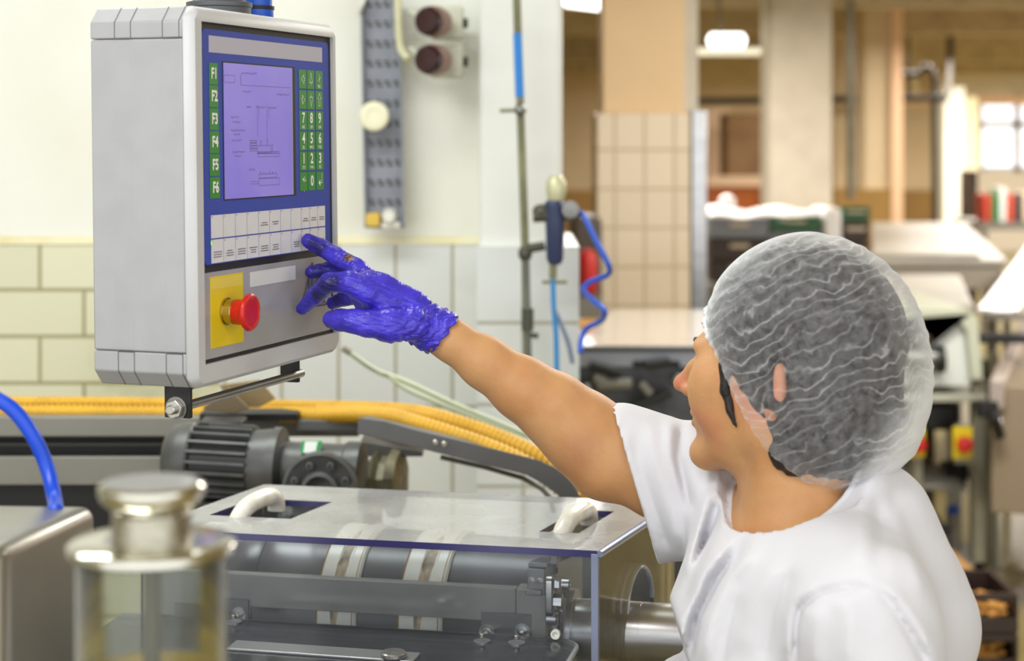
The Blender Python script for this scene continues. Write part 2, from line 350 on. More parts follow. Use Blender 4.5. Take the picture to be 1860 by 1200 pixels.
m_screen = mat('purple_screen', (134, 124, 202), .25, emit=.50, var=0, vscale=7, col2=(112, 98, 200)); m_ink = mat('screen_ink', (108, 88, 142), .5)
m_red = mat('red_plastic', (196, 24, 22), .32); m_yellow = mat('yellow_plate', (226, 200, 16), .45)
m_brass = mat('brass', (196, 178, 110), .25, 1.)
m_blk_st = mat('blackened_steel', (52, 52, 54), .45, .6, var=.3, vscale=40)
m_bolt = mat('bolt_steel', (186, 184, 176), .3, 1.)
m_text = mat('faded_text', (112, 112, 120), .6)
panel = thing('control_panel', Q(.15, -.06, -.29), 'grey hanging control panel with a purple screen, blue keypad and red stop button', 'control panel')
S0, S1, HT, HB, DB = -.0215, .3340, .1360, -.2640, -.123
def slab_ring(h0, h1, d0, d1, top=0):
    """slice of the housing between two heights; top = +1 or -1 gives the chamfered corners of the end caps"""
    b = M(); ch = .016
    if top: 
        hx = h1 if top > 0 else h0; hy = h0 if top > 0 else h1
        pr = [(S0, hy), (S0, hx-top*ch), (S0+.014, hx), (S1-.014, hx), (S1, hx-top*ch), (S1, hy)]
    else: pr = [(S0, h0), (S0, h1), (S1, h1), (S1, h0)]
    return b.prism([Q(s, d0, h) for s, h in pr], EN*(d1-d0))
hs1, hs0 = HT-.0335, HB+.037
mk('housing', slab_ring(hs0+.0004, hs1-.0004, DB, -.012), m_case, panel, bevel=.002)
for nm, h0, h1, t in (('top_cap', hs1+.0002, HT, 1), ('bottom_cap', HB, hs0-.0002, -1)):
    ds = [DB, DB*.765+.001, DB*.60, DB*.29, DB*.13-.0, -.012]
    cp = mk(nm, slab_ring(h0, h1, DB, -.012, t), m_case, panel, bevel=.0015)
    b = M()
    for i, d in enumerate(ds[1:-1]):
        hy = h0 if t > 0 else h1; hx = h1 if t > 0 else h0
        b.box(Q(S0-.0001, d, (hy+hx-t*.016)/2), .0003, .0004, abs(hx-t*.016-hy)/2, AX)
        b.box(Q(S0+.007, d, hx-t*.008), .0004, .0004, .0105, (((Q(1, 0, 1)-Q(0, 0, 0)).normalized() if 0 else EN), EN.cross(Vector((E1.x*.014, E1.y*.014, t*.016)).normalized()), Vector((E1.x*.014, E1.y*.014, t*.016)).normalized()))
    b.box(Q(S0-.0001, (ds[1]+ds[2])/2, hy), .0003, abs(ds[1]-ds[2])/2, .0004, AX).box(Q(S0-.0001, (ds[3]+ds[4])/2, hy), .0003, abs(ds[3]-ds[4])/2, .0004, AX)
    mk('seam', b, m_seam, cp, smooth=False)
b = M()
for d in (DB*.765+.001, DB*.60, DB*.29): b.box(Q(S0-.0000, d, (hs0+hs1)/2), .00012, .00018, (hs1-hs0)/2, AX)
mk('groove', b, m_seaml, panel, smooth=False)
# front frame, a bevelled ring around the gasket
FL, FR, FT, FB = -.0025, .3225, .1205, -.2400
b = M()
def ringpts(k, d):
    g = .012
    return [Q(S0+k+0, d, HB+g+k*.4), Q(S0+g+k*.4, d, HB+k), Q(S1-g-k*.4, d, HB+k), Q(S1-k, d, HB+g+k*.4), Q(S1-k, d, HT-g-k*.4), Q(S1-g-k*.4, d, HT-k), Q(S0+g+k*.4, d, HT-k), Q(S0+k, d, HT-g-k*.4)]
inner = [Q(FL, 0, FB), Q(FL, 0, FB), Q(FR, 0, FB), Q(FR, 0, FB), Q(FR, 0, FT), Q(FR, 0, FT), Q(FL, 0, FT), Q(FL, 0, FT)]
R0, R1, R2 = ringpts(0, -.0118), ringpts(0, -.006), ringpts(.005, 0)
R3 = [p.copy() for p in inner]; R4 = [p-EN*.006 for p in inner]
vs = R0+R1+R2+R3+R4; fs = []
for a in range(4):
    for i in range(8):
        j = (i+1) % 8; fs.append((a*8+i, a*8+j, a*8+8+j, a*8+8+i))
b.add(vs, fs); mk('front_bezel', b, m_bez, panel, ang=50)
mk('gasket', M().prism([Q(FL-.001, -.009, FB-.001), Q(FR+.001, -.009, FB-.001), Q(FR+.001, -.009, FT+.001), Q(FL-.001, -.009, FT+.001)], EN*.0048), m_black, panel, smooth=False)
def rect(s0, s1, h0, h1, d0, d1, r=0., n=5):
    if not r: pr = [(s0, h0), (s1, h0), (s1, h1), (s0, h1)]
    else:
        pr = []
        for cx, cy, a0 in ((s0+r, h0+r, 180), (s1-r, h0+r, 270), (s1-r, h1-r, 0), (s0+r, h1-r, 90)):
            for k in range(n+1): a = math.radians(a0+90*k/n); pr.append((cx+r*math.cos(a), cy+r*math.sin(a)))
    return M().prism([Q(s, d0, h) for s, h in pr], EN*(d1-d0))
def rpx(xL, yT, yB, xR): 
    s0, h1 = F(xL, yT); _, h0 = F(xL, yB); s1, _ = F(xR, 247); return s0, s1, h0, h1
s0, s1, h0, h1 = rpx(371, 51, 483, 601.5)
D0 = -.0026
overlay = mk('keypad_overlay', rect(s0, s1, h0, h1, -.004, D0, .006), m_blue, panel, smooth=False)
s0b, s1b, g0, g1 = rpx(372, 497, 655, 601.5)
lower = mk('lower_plate', rect(s0b, s1b, g0, g1, -.004, D0, .006), m_lowp, panel, smooth=False)
a = rpx(382.7, 64, 94.5, 590); mk('name_strip', rect(*a[:2], a[2], a[3], D0, D0+.0003), m_strip, overlay, smooth=False)
def put_text(b, txt, s, h, size, xs, d, bold=0.):
    vs, fs = text_geo(txt, size, xs, bold); b.add([Q(s+x, d, h+y) for x, y in vs], fs)
def lines(b, segs, wd, d):                   # thin flat strokes on the face
    for (sa, ha), (sb, hb) in segs:
        dv = Vector((sb-sa, hb-ha)); L = dv.length
        if L < 1e-6: continue
        t = dv/L*(wd/2); n = Vector((-t.y, t.x)); A = Vector((sa, ha))-t*.5; B = Vector((sb, hb))+t*.5
        pts = [A+n, B+n, B-n, A-n]; b.add([Q(p.x, d, p.y) for p in pts], [(0, 1, 2, 3)])
fk = [(113.7, 153), (154.5, 194.5), (196.3, 236), (238, 278.5), (280, 320), (322, 361)]
for i, (t, bt) in enumerate(fk):
    a = rpx(383.3+i*.35, t, bt, 400.0+i*.35); k = mk('function_key', rect(*a, D0, D0+.0005, .0008, 2), m_green, panel, smooth=False)
    b = M(); put_text(b, 'F%d' % (i+1), (a[0]+a[1])/2+.001, (a[2]+a[3])/2, .0160, .86, D0+.0008, .00055); mk('key_legend', b, m_white, k, smooth=False, normals=False)
rows = [(126, 160.5), (163.5, 197.7), (201, 236), (238.6, 273), (275.6, 310), (313, 347)]
cols = [(547.5, 560.8), (562.3, 575), (577.2, 590)]
leg = [['<', '^', 'x'], ['>', 'v', 'A'], ['7', '8', '9'], ['4', '5', '6'], ['1', '2', '3'], ['p', '0', 'e']]
sub = {'7': 'ABC', '8': 'DEF', '9': 'GHI', '4': 'JKL', '5': 'MNO', '6': 'PQR', '1': 'STU', '2': 'VWX', '3': 'YZ-', 'x': 'ESC'}
for r, (t, bt) in enumerate(rows):
    _, ht = F(547.5, t); _, hb = F(547.5, bt)
    for c, (xl, xr) in enumerate(cols):
        sl, _ = F(xl, 247); sr, _ = F(xr, 247); k = mk('keypad_key', rect(sl, sr, hb, ht, D0, D0+.0005, .0008, 2), m_green, panel, smooth=False)
        L = leg[r][c]; cs, chh = (sl+sr)/2, (ht+hb)/2; b = M(); d = D0+.0008; u = .0042
        def T(x, y): return (cs+x*u, chh+y*u)
        if L in sub:
            put_text(b, sub[L], cs, hb+.0036, .0052, .85, d, .00008)
        if L.isdigit(): put_text(b, L, cs, chh+(.0025 if L != '0' else 0), .0170, .9, d, .0005)
        elif L == '<': lines(b, [(T(-1, 0), T(.6, 1.3)), (T(.6, 1.3), T(.6, -1.3)), (T(.6, -1.3), T(-1, 0)), (T(.6, .3), T(1.2, .3)), (T(.6, -.3), T(1.2, -.3))], .0007, d)
        elif L == '>': lines(b, [(T(1, 0), T(-.6, 1.3)), (T(-.6, 1.3), T(-.6, -1.3)), (T(-.6, -1.3), T(1, 0)), (T(-.6, .3), T(-1.2, .3)), (T(-.6, -.3), T(-1.2, -.3))], .0007, d)
        elif L == '^': lines(b, [(T(0, 2), T(-.9, -.8)), (T(-.9, -.8), T(.9, -.8)), (T(.9, -.8), T(0, 2)), (T(0, -.8), T(0, -1.7))], .0007, d)
        elif L == 'v': lines(b, [(T(0, -2), T(-.9, .8)), (T(-.9, .8), T(.9, .8)), (T(.9, .8), T(0, -2)), (T(0, .8), T(0, 1.7))], .0007, d)
        elif L == 'A': lines(b, [(T(0, 2), T(-1.1, .5)), (T(0, 2), T(1.1, .5)), (T(-1.1, .5), T(-.5, .5)), (T(1.1, .5), T(.5, .5)), (T(-.5, .5), T(-.5, -1.6)), (T(.5, .5), T(.5, -1.6)), (T(-.5, -1.6), T(.5, -1.6))], .0007, d)
        elif L == 'x': lines(b, [(T(-.8, -.2), T(.9, .9)), (T(.1, 1.6), T(.1, -.6))], .0006, d)
        elif L == 'p': put_text(b, '+/-', cs, chh+.002, .0095, .9, d, .0002); lines(b, [(T(0, -2.6), T(0, -2.8))], .001, d)
        elif L == 'e':
            lines(b, [(T(1, 2.2), T(1, -.6)), (T(1, -.6), T(-.3, -.6))], .0008, d); b.add([Q(x, d, y) for x, y in (T(-1.3, -.6), T(-.1, .4), T(-.1, -1.6))], [(0, 1, 2)])
        if b.f: mk('key_legend', b, m_white, k, smooth=False, normals=False)
wx = [385, 407.4, 429.2, 450.2, 471.3, 491.4, 511.3, 530.1, 548.6, 563.7, 578.3, 592.4]
ws = [F(x, 247)[0] for x in wx]
for r, (t, bt) in enumerate([(391.5, 433.5), (436, 479)]):
    _, ht = F(385, t); _, hb = F(385, bt)
    for c in range(11):
        k = mk('label_key', rect(ws[c]+.0002, ws[c+1]-.0012, hb, ht, D0, D0+.0005), m_wkey, panel, smooth=False)
        b = M(); cs = (ws[c]+ws[c+1])/2; w_ = ws[c+1]-ws[c]; rr = random.Random(r*20+c)
        lines(b, [((ws[c]+.0012, ht-.0016), (ws[c]+.0024, ht-.0016))], .0014, D0+.0007)
        if (r == 0 and c in (4, 5, 8, 9, 10)) or (r == 1 and c not in (6,)):
            for q in range(3 if r else 2):
                hh = (ht+hb)/2-.001-q*.0026; w2 = w_*(.2+.14*rr.random()); x = cs-w2
                while x < cs+w2: dx = w_*.05*(1+rr.random()); lines(b, [((x, hh), (min(x+dx, cs+w2), hh))], .0012, D0+.0007); x += dx+w_*.04
        mk('key_legend', b, m_text, k, smooth=False, normals=False)
a = F(386, 438); mk('status_light', rect(a[0], a[0]+.0022, a[1]-.004, a[1], D0+.0006, D0+.001), mat('green_led', (150, 240, 40), .5, emit=.8), panel, smooth=False)
# screen
a = rpx(407.8, 112.5, 363, 536)
mk('screen_recess', rect(a[0]-.0006, a[1]+.0058, a[2]-.001, a[3]+.001, D0, D0+.0003), m_black, panel, smooth=False)
a = rpx(408.8, 113.5, 362, 533)
scr = mk('screen', rect(*a, D0+.0003, D0+.0008), m_screen, panel, smooth=False)
mk('screen_edge', rect(a[1], a[1]+.0014, a[2], a[3], D0+.0003, D0+.0014), mat('screen_edge', (176, 176, 190), .3, .5), panel, smooth=False)
sw, sh = a[1]-a[0], a[3]-a[2]; b = M()
def SP(x, y): return (a[0]+x/530*sw, a[3]-y/1050*sh)     # photograph crop pixels
def rectl(x0, y0, x1, y1, wd=.0005): lines(b, [(SP(x0, y0), SP(x1, y0)), (SP(x1, y0), SP(x1, y1)), (SP(x1, y1), SP(x0, y1)), (SP(x0, y1), SP(x0, y0))], wd, D0+.001)
rectl(2, 95, 80, 150); rectl(125, 80, 126, 165); lines(b, [(SP(125, 165), SP(520, 165)), (SP(250, 320), SP(250, 560)), (SP(325, 320), SP(325, 580)), (SP(262, 320), SP(262, 420)), (SP(340, 320), SP(340, 420))], .0005, D0+.001)
for k in range(4): rectl(190, 600+k*22, 240, 616+k*22, .0006)
rectl(250, 640, 350, 700); rectl(270, 600, 278, 640); rectl(320, 585, 328, 640); rectl(360, 630, 368, 690)
rectl(245, 690, 420, 705); rectl(250, 705, 420, 730)
for k in range(8): rectl(255+k*20, 690, 262+k*20, 705, .0004)
rectl(255, 870, 400, 900); rectl(255, 905, 420, 960); rectl(195, 925, 250, 945)
for k in range(6): rectl(265+k*24, 850+5*(k % 3), 272+k*24, 870, .0005)
rr = random.Random(5)
for x0, x1, y in [(135, 255, 70), (140, 200, 215), (170, 200, 335), (240, 310, 335), (340, 400, 335), (410, 510, 225), (50, 110, 420), (62, 118, 455), (50, 150, 520), (70, 120, 550), (55, 120, 600), (60, 150, 690), (75, 120, 720), (180, 220, 830)]:
    x = x0
    while x < x1: dx = 5+rr.random()*8; lines(b, [(SP(x, y+6), SP(x, y-6)), (SP(x, y+(-6 if rr.random() < .5 else 0)), SP(x+dx*.7, y+(-6 if rr.random() < .5 else 6)))], .0006, D0+.001); x += dx+3
mk('screen_drawing', b, m_ink, scr, smooth=False, normals=False)
# lower plate: yellow plate, stop button, white label, warning triangle
a = rpx(385.3, 503.5, 634, 441); yp = mk('stop_button_plate', rect(*a, D0, D0+.0008), m_yellow, panel, smooth=False)
a2 = rpx(387, 507, 523, 439.5); mk('plate_label', rect(a2[0], a2[1], a2[2]-.002, a2[3], D0+.0008, D0+.001), mat('pale_yellow_label', (226, 206, 80), .4), yp, smooth=False)
s_, h_ = F(413.5, 565.5); o = Q(s_, D0+.0008, h_)
mk('collar', M().lathe(o, EN, [(0, .0148), (.002, .0148), (.002, .0135), (.0105, .0135), (.0115, .0125)], 40), m_brass, panel)
bt = mk('stop_button', M().lathe(o+EN*.0105, EN, [(0, .0122), (.002, .0138), (.010, .0138), (.013, .0150), (.0150, .0190), (.0168, .0202), (.0190, .0203), (.0206, .0190), (.0212, .0165), (.0202, .0158), (.0204, .012), (.0206, .0)], 48, cap=False), m_red, panel, ang=60)
a = rpx(458, 494.5, 521.5, 537); mk('white_label', rect(*a, D0, D0+.0004), mat('paper_white', (214, 216, 216), .5), panel, smooth=False)
tA, tB, tC = F(570, 477), F(549.5, 559.5), F(595, 553)
b = M(); tA = Vector(tA); tB = Vector(tB); tC = Vector(tC); cen = (tA+tB+tC)/3
lines(b, [(tA, tB), (tB, tC), (tC, tA)], .0018, D0+.0006)
i1, i2, i3 = [cen+(q-cen)*.84 for q in (tA, tB, tC)]; lines(b, [(i1, i2), (i2, i3), (i3, i1)], .0009, D0+.0006)
mk('warning_triangle', b, mat('navy_ink', (40, 52, 110), .5), panel, smooth=False, normals=False)
b = M(); 
for px, y0, y1, w_ in ((565, 508, 542, .005), (571, 498, 522, .006), (577, 510, 534, .005), (583, 516, 545, .004)):
    a_ = F(px, y0); c_ = F(px, y1); lines(b, [(a_, c_)], w_, D0+.0006)
a_ = F(577, 552); b.add([Q(a_[0]-.006, D0+.0006, a_[1]+.008), Q(a_[0]+.006, D0+.0006, a_[1]+.006), Q(a_[0], D0+.0006, a_[1])], [(0, 1, 2)])
mk('warning_symbol', b, mat('blue_ink', (52, 72, 140), .5), panel, smooth=False, normals=False)
# brackets, rod and nut below the housing
def under_bracket(px0, px1, py0, py1, s, nm='bracket'):
    c = Q(s, 0, -.29); Y = c.y
    aL, aR = P(px0, py0, Y), P(px1, py1, Y)
    dd0 = (aL-Q(s, 0, 0)).dot(EN); dd1 = (aR-Q(s, 0, 0)).dot(EN); hh1 = aL.z-CZ; hh0 = aR.z-CZ
    b = M().box(Q(s, (dd0+dd1)/2, (hh0+hh1)/2), .003, abs(dd1-dd0)/2, abs(hh1-hh0)/2, (E1, EN, EU))
    b.box(Q(s+.012, (dd0+dd1)/2, HB-.002), .014, abs(dd1-dd0)/2, .002, (E1, EN, EU))
    mk(nm, b, m_blk_st, panel, bevel=.001); return (dd0+dd1)/2, hh0, hh1
d1, l0, l1 = under_bracket(279, 335.5, 699, 761.7, .004)
d2, r0, r1 = under_bracket(492, 530.5, 655, 696.5, .285)
rA = P(300, 744, Q(.004, 0, 0).y); rA = Q(.004, (rA-Q(.004, 0, 0)).dot(EN), rA.z-CZ); rdd = (rA-PO).dot(EN); rhh = rA.z-CZ
mk('rod', M().cyl(Q(-.006, rdd, rhh), Q(.296, rdd+.002, rhh), .0050, 16), m_steel_d, panel)
def hexnut(b, o, ax, r, t):
    ax = ax.normalized(); u = ax.cross(Z3); u.normalize(); v = ax.cross(u)
    return b.prism([o+(u*math.cos(math.pi*k/3+.3)+v*math.sin(math.pi*k/3+.3))*r for k in range(6)], ax*t)
mk('washer', M().lathe(Q(.001, rdd, rhh), -E1, [(0, .0125), (.0015, .0125)], 28), m_steel_d, panel)
mk('nut', hexnut(M(), Q(-.0005, rdd, rhh), -E1, .0105, .006), m_bolt, panel, bevel=.0008)
mk('bolt_end', M().lathe(Q(-.006, rdd, rhh), -E1, [(0, .0052), (.006, .0052), (.0072, .0040)], 20), m_bolt, panel)
# flange, blue plug and the arm that carries the panel
c = Q(.150, -.062, HT)
arm = thing('support_arm', Vector((c.x, c.y, c.z)), 'grey round support arm rising from the top of the control panel', 'support arm')
m_gry = mat('grey_cast', (96, 98, 102), .5, .2, var=.08)
mk('flange', M().lathe(c, Z3, [(0, .036), (.010, .036), (.011, .0375), (.016, .0375), (.018, .030), (.05, .028), (.052, .022)], 48), m_gry, arm)
mk('arm_tube', M().cyl(c+Z3*.04, Vector((c.x, c.y, CH)), .021, 32), m_case, arm)
c2 = Q(.243, -.064, HT)
bc = mk('blue_plug', M().lathe(c2, Z3, [(0, .0200), (.004, .0212), (.014, .0212), (.016, .0195), (.03, .0195)], 40), mat('blue_plastic', (28, 90, 205), .35), panel)
mk('plug_ring', M().lathe(c2+Z3*.0145, Z3, [(0, .0222), (.004, .0222)], 40), m_black, panel)
# ------------------------------------------------------------------ roller machine under its clear cover
ZC = 1.1941
cA, cB, cC, cD = PZ(256, 959.4, ZC), PZ(1085, 1000, ZC), PZ(1222, 911, ZC), PZ(457, 887, ZC)
ea = (cB-cA).normalized(); eb = (cC-cB).normalized(); LU = (cB-cA).length; LV = (cC-cB).length
en = Z3.cross(ea)                            # true perpendicular, pointing away from the camera
def K(u, v, z): return Vector((cB.x, cB.y, z))+ea*u+eb*v       # u<0 to the left of the front right corner, v>0 to the back
def N(u, v, z): return Vector((cB.x, cB.y, z))+ea*u+en*v       # same with a perpendicular depth
def uv_of(px, py, z):
    p = PZ(px, py, z)-cB; det = ea.x*eb.y-ea.y*eb.x
    return ((p.x*eb.y-p.y*eb.x)/det, (ea.x*p.y-ea.y*p.x)/det)
m_clear = clear_mat('clear_sheet', (248, 250, 252), .02, refl=1., rough=.04)
m_top = clear_mat('hazy_top_sheet', (248, 249, 251), .40, (226, 226, 226), rough=.12, refl=1.0, streak=True)
m_edge = mat('blue_sheet_edge', (50, 46, 104), .2, spec=.8); m_edge2 = mat('pale_sheet_edge', (150, 160, 190), .2, .3, spec=.8)
m_lid = clear_mat('grey_lid_sheet', (226, 229, 234), .13, (130, 134, 142), rough=.12, streak=True)
m_roll = mat('dark_roller', (106, 105, 106), .30, .2, var=.18, vscale=5, stretch=(1, 1, 1))
m_bar = mat('grey_bar', (156, 153, 148), .42, .1, var=.08, vscale=18)
m_ceramic = mat('cream_sleeve', (250, 247, 234), .22, var=.05, vscale=12); m_rust = mat('rust_line', (176, 124, 62), .5)
m_mach = mat('machine_grey', (120, 120, 114), .5, .2, var=.12)
mach = thing('roller_machine', N(-.3, .16, 0), 'steel roller machine with two cream sleeves under the clear cover', 'machine')
za = 1.068; va = .170
er_ = Matrix.Rotation(math.radians(-5), 3, 'Z') @ ea; enr = Z3.cross(er_)
def RP(u, z=None): return N(-.3, va, za)+er_*(u+.3)
mk('roller', M().lathe(RP(-.52), er_, [(0, .06), (0, .088), (.03, .0995), (.05, .0995), (.0505, .098), (.052, .098), (.0525, .0995), (.435, .0995), (.437, .06)], 64), m_roll, mach, ang=30)
def u_at(px, py, z, v):                      # machine coordinate seen at a pixel, at a given perpendicular depth
    A = N(0, v, z); a = (px-930)/FP; return (a*A.y-A.x)/(ea.x-a*ea.y)
for p0, p1 in ((590, 664), (742, 824)):
    ua, ub = u_at(p0, 1020, za, va-.085), u_at(p1, 1020, za, va-.085); w_ = ub-ua
    sl = mk('ceramic_sleeve', M().lathe(RP(ua), er_, [(0, .0995), (0, .1015), (.002, .1035), (w_*.36, .1035), (w_*.40, .1022), (w_*.66, .1022), (w_*.70, .1040), (w_-.003, .1040), (w_, .1015), (w_, .0995)], 72, cap=False), m_ceramic, mach, ang=25)
    mk('sleeve_edge', M().lathe(RP(ua-.0006), er_, [(0, .0996), (0, .1024), (.0016, .1036), (.0022, .1036)], 72, cap=False).lathe(RP(ub-.006), er_, [(0, .1041), (.0014, .1041)], 72, cap=False), m_rust, sl)
    b = M()                                  # scorch marks burnt into the sleeve
    rr = random.Random(p0)
    rows_ = []
    for i in range(17):
        t = i/16; ang = math.radians(8+t*92); cw = .15*math.sin(math.pi*t)**.5*(1+.4*rr.random())+.02; cc = .55-.12*t
        row = []
        for j in range(6):
            x = (cc+cw*(j/5-.5)*1.2)*w_; rad = .1024 if .38 < x/w_ < .68 else .1042
            row.append(RP(ua+x)+(Z3*math.cos(ang)-enr*math.sin(ang))*rad)
        rows_.append(row)
    b.sheet(rows_); mk('scorch_mark', b, MATS.get('scorch') or mat('scorch', (226, 206, 172), .4, vscale=38, col2=(92, 70, 50)), sl)
mk('steel_ring', M().lathe(RP(-.545), er_, [(0, .085), (0, .094), (.006, .0985), (.024, .0985), (.025, .09)], 64), m_steel, mach)
# front bar
zb0, zb1 = 1.0925, 1.1345; vb = .030
u9 = u_at(937, 1071, zb1, vb); u10 = u_at(992, 1076, zb1, vb)
bar = mk('front_bar', M().prism([N(-.60, vb, zb1), N(-.60, vb, zb0), N(u9-.0005, vb, zb0), N(u9-.0005, vb, zb1)], en*.016), m_bar, mach, bevel=.001)
blk = mk('end_block', M().prism([N(u9+.0003, vb-.001, zb1), N(u9+.0003, vb-.001, zb0-.03), N(u10, vb-.001, zb0-.07), N(u10, vb-.001, zb1)], en*.030), m_bar, mach, bevel=.001)
# clamp with two screws at the top of the block
ue, uf = u_at(958, 1055, 1.14, vb-.004), u_at(990, 1055, 1.14, vb-.004)
cl = mk('clamp', M().prism([N(ue, vb-.006, 1.162), N(ue, vb-.006, 1.130), N(uf, vb-.006, 1.130), N(uf, vb-.006, 1.162)], en*.014), m_steel_d, mach, bevel=.001)
mk('clamp_arm', M().prism([N(ue, vb+.0, 1.1625), N(uf+.002, vb+.0, 1.1625), N(uf+.055, vb+.10, 1.172), N(ue+.045, vb+.10, 1.172)], (0, 0, .006)), m_steel_d, cl, bevel=.001)
for k in (.28, .74):
    mk('screw', M().lathe(N(ue+(uf-ue)*k, vb-.006, 1.148), -en, [(0, .0042), (.003, .0042), (.0032, .0025), (.0015, .002)], 20), m_bolt, cl)
mk('clamp_foot', M().prism([N(ue-.001, vb-.010, 1.137), N(ue-.001, vb-.010, 1.130), N(uf-.003, vb-.010, 1.130), N(uf-.003, vb-.010, 1.137)], en*.006), m_steel_d, cl, bevel=.001)
mk('slider', M().prism([N(u_at(1000, 1050, 1.14, vb), vb-.001, 1.188-.02), N(u_at(1012, 1050, 1.14, vb), vb-.001, 1.188-.02), N(u_at(1012, 1050, 1.14, vb), vb+.03, 1.187-.02), N(u_at(1000, 1050, 1.14, vb), vb+.03, 1.187-.02)], (0, 0, .018)), m_bar, mach, bevel=.001)
# linkage: lever plate, bolts
def knob_(px, py, r, t, nm, v=0.015, hexa=False, mt=None):
    Y = (N(u_at(px, py, 1.1, v), v, 1.1)).y; p = P(px, py, Y)
    if hexa: return mk(nm, hexnut(M(), p, ea, r, t), mt or m_steel, mach, bevel=.0006)
    return mk(nm, M().lathe(p, ea, [(0, r), (t*.9, r), (t, r*.85), (t, r*.5), (t*.6, r*.45)], 24), mt or m_steel, mach)
Yv = N(u_at(1000, 1080, 1.1, .01), .01, 1.1).y
lv = M(); pr = []
for k in range(9): a = math.pi*k/8; pr.append(Vector((0, 0, 1.1505))+en*(.009*math.cos(a))+Z3*(.008*math.sin(a)))
for k in range(9): a = math.pi+math.pi*k/8; pr.append(Vector((0, 0, 1.115))+en*(.009*math.cos(a))+Z3*(.008*math.sin(a)))
o = N(u_at(993, 1080, 1.13, .012), .012, 0); mk('lever', M().prism([o+p for p in pr], ea*.0085), m_steel, mach, bevel=.001)
knob_(1008, 1061, .0085, .007, 'nut', hexa=True); knob_(1021, 1061, .0078, .010, 'cap_screw')
knob_(1006, 1092, .0100, .011, 'nut', hexa=True); knob_(994, 1123, .0078, .013, 'cap_screw'); 
tp = M(); o = N(u_at(1020, 1100, 1.1, .02), .006, 0)
tp.prism([o+Z3*1.127+en*.024, o+Z3*1.118-en*.002, o+Z3*1.088+en*.006, o+Z3*1.092+en*.016], ea*.004); mk('triangle_link', tp, m_steel, mach, bevel=.001)
p = P(1010, 1150, N(-.05, .0, 1).y); mk('white_plug', M().lathe(p, -en, [(0, .0058), (.006, .0058), (.006, .0036), (.002, .0034)], 20), mat('white_nylon', (228, 228, 220), .4), mach)
# bearing plate and shaft
mk('side_plate', M().prism([N(-.088, .045, .85), N(-.088, .045, 1.125), N(-.088, .09, 1.176), N(-.088, .27, 1.176), N(-.088, .27, .85)], ea*.024), mat('plate_grey', (138, 138, 130), .36, .7, var=.15, vscale=10), mach, bevel=.002)
mk('shaft', M().lathe(N(-.062, .135, 1.058), ea, [(0, .052), (.012, .052), (.012, .0400), (.098, .0400), (.098, .0390), (.1, .0390), (.1, .0400), (.355, .0400), (.355, .02)], 56), m_steel, mach)
for (y_, z_) in ((.07, 1.15), (.25, 1.15), (.1, 1.165)): mk('plate_screw', M().lathe(N(-.064, y_, z_), ea, [(0, .004), (.002, .004)], 16), m_black, mach)
mk('base_cabinet', M().prism([N(-.62, .0, 0), N(.0, .0, 0), N(.0, .30, 0), N(-.62, .30, 0)], (0, 0, .93)), m_mach, mach, bevel=.004)
mk('shaft_housing', M().prism([N(.29, .05, 0), N(.39, .05, 0), N(.39, .25, 0), N(.29, .25, 0)], (0, 0, 1.12)), m_mach, mach, bevel=.006)
mk('roller_support', M().prism([N(-.60, .05, .9), N(-.60, .26, .9), N(-.60, .26, 1.15), N(-.60, .05, 1.15)], ea*.03), m_bar, mach, bevel=.002)
mk('inner_back_plate', M().prism([N(-.60, .297, .9), N(-.10, .297, .9), N(-.10, .302, .9), N(-.60, .302, .9)], (0, 0, .14)), mat('back_grey', (70, 70, 72), .5, .4), mach)
# L plates with washers and bolts carried by the bar
def lplate(px0, px1, py0, py1, bolts, label=None):
    v = vb-.003; z1 = N(0, v, 0); ul, ur = u_at(px0, 1130, 1.1, v), u_at(px1, 1130, 1.1, v)
    zt_ = P(0, py0, N(ul, v, 0).y).z; z0_ = P(0, py1, N(ul, v, 0).y).z
    pl = mk('fixing_plate', M().prism([N(ul, v, zt_), N(ul, v, z0_), N(ur, v, z0_), N(ur, v, zt_)], en*.0025), mat('plate_mid', (128, 128, 126), .35, .8, var=.1, vscale=20), mach, bevel=.0005)
    for x, y in bolts:
        p = P(x, y, N(u_at(x, y, 1.1, v), v, 0).y)
        mk('washer', M().lathe(p, -en, [(0, .0100), (.0015, .0100), (.0015, .005)], 28), m_steel, pl)
        mk('bolt', hexnut(M(), p-en*.0015, -en, .0058, .004).lathe(p-en*.005, -en, [(0, .0032), (.005, .0032), (.0056, .002)], 16), m_bolt, pl)
lplate(873.5, 964.5, 1111, 1163, [(884, 1148), (949, 1146)])
lplate(395, 451, 1086, 1140, [(434, 1116)])
# clear cover
cover = thing('safety_cover', K(-.3, .1, ZC-.12), 'clear plastic safety cover with two white handles over the roller', 'safety cover')
TH = .0085
def cells(us, vs, holes, z0, z1):
    b = M(); idx = {}
    def solid(i, j): return 0 <= i < len(us)-1 and 0 <= j < len(vs)-1 and (i, j) not in holes
    for i in range(len(us)-1):
        for j in range(len(vs)-1):
            if not solid(i, j): continue
            c = [(us[i], vs[j]), (us[i+1], vs[j]), (us[i+1], vs[j+1]), (us[i], vs[j+1])]
            b.add([K(u, v, z1) for u, v in c], [(0, 1, 2, 3)])
    e = M()
    for i in range(len(us)-1):
        for j in range(len(vs)-1):
            if not solid(i, j): continue
            for di, dj, p, q in ((-1, 0, (i, j), (i, j+1)), (1, 0, (i+1, j), (i+1, j+1)), (0, -1, (i, j), (i+1, j)), (0, 1, (i, j+1), (i+1, j+1))):
                if not solid(i+di, j+dj):
                    A, B_ = (us[p[0]], vs[p[1]]), (us[q[0]], vs[q[1]])
                    e.add([K(*A, z0), K(*B_, z0), K(*B_, z1), K(*A, z1)], [(0, 1, 2, 3)])
    return b, e
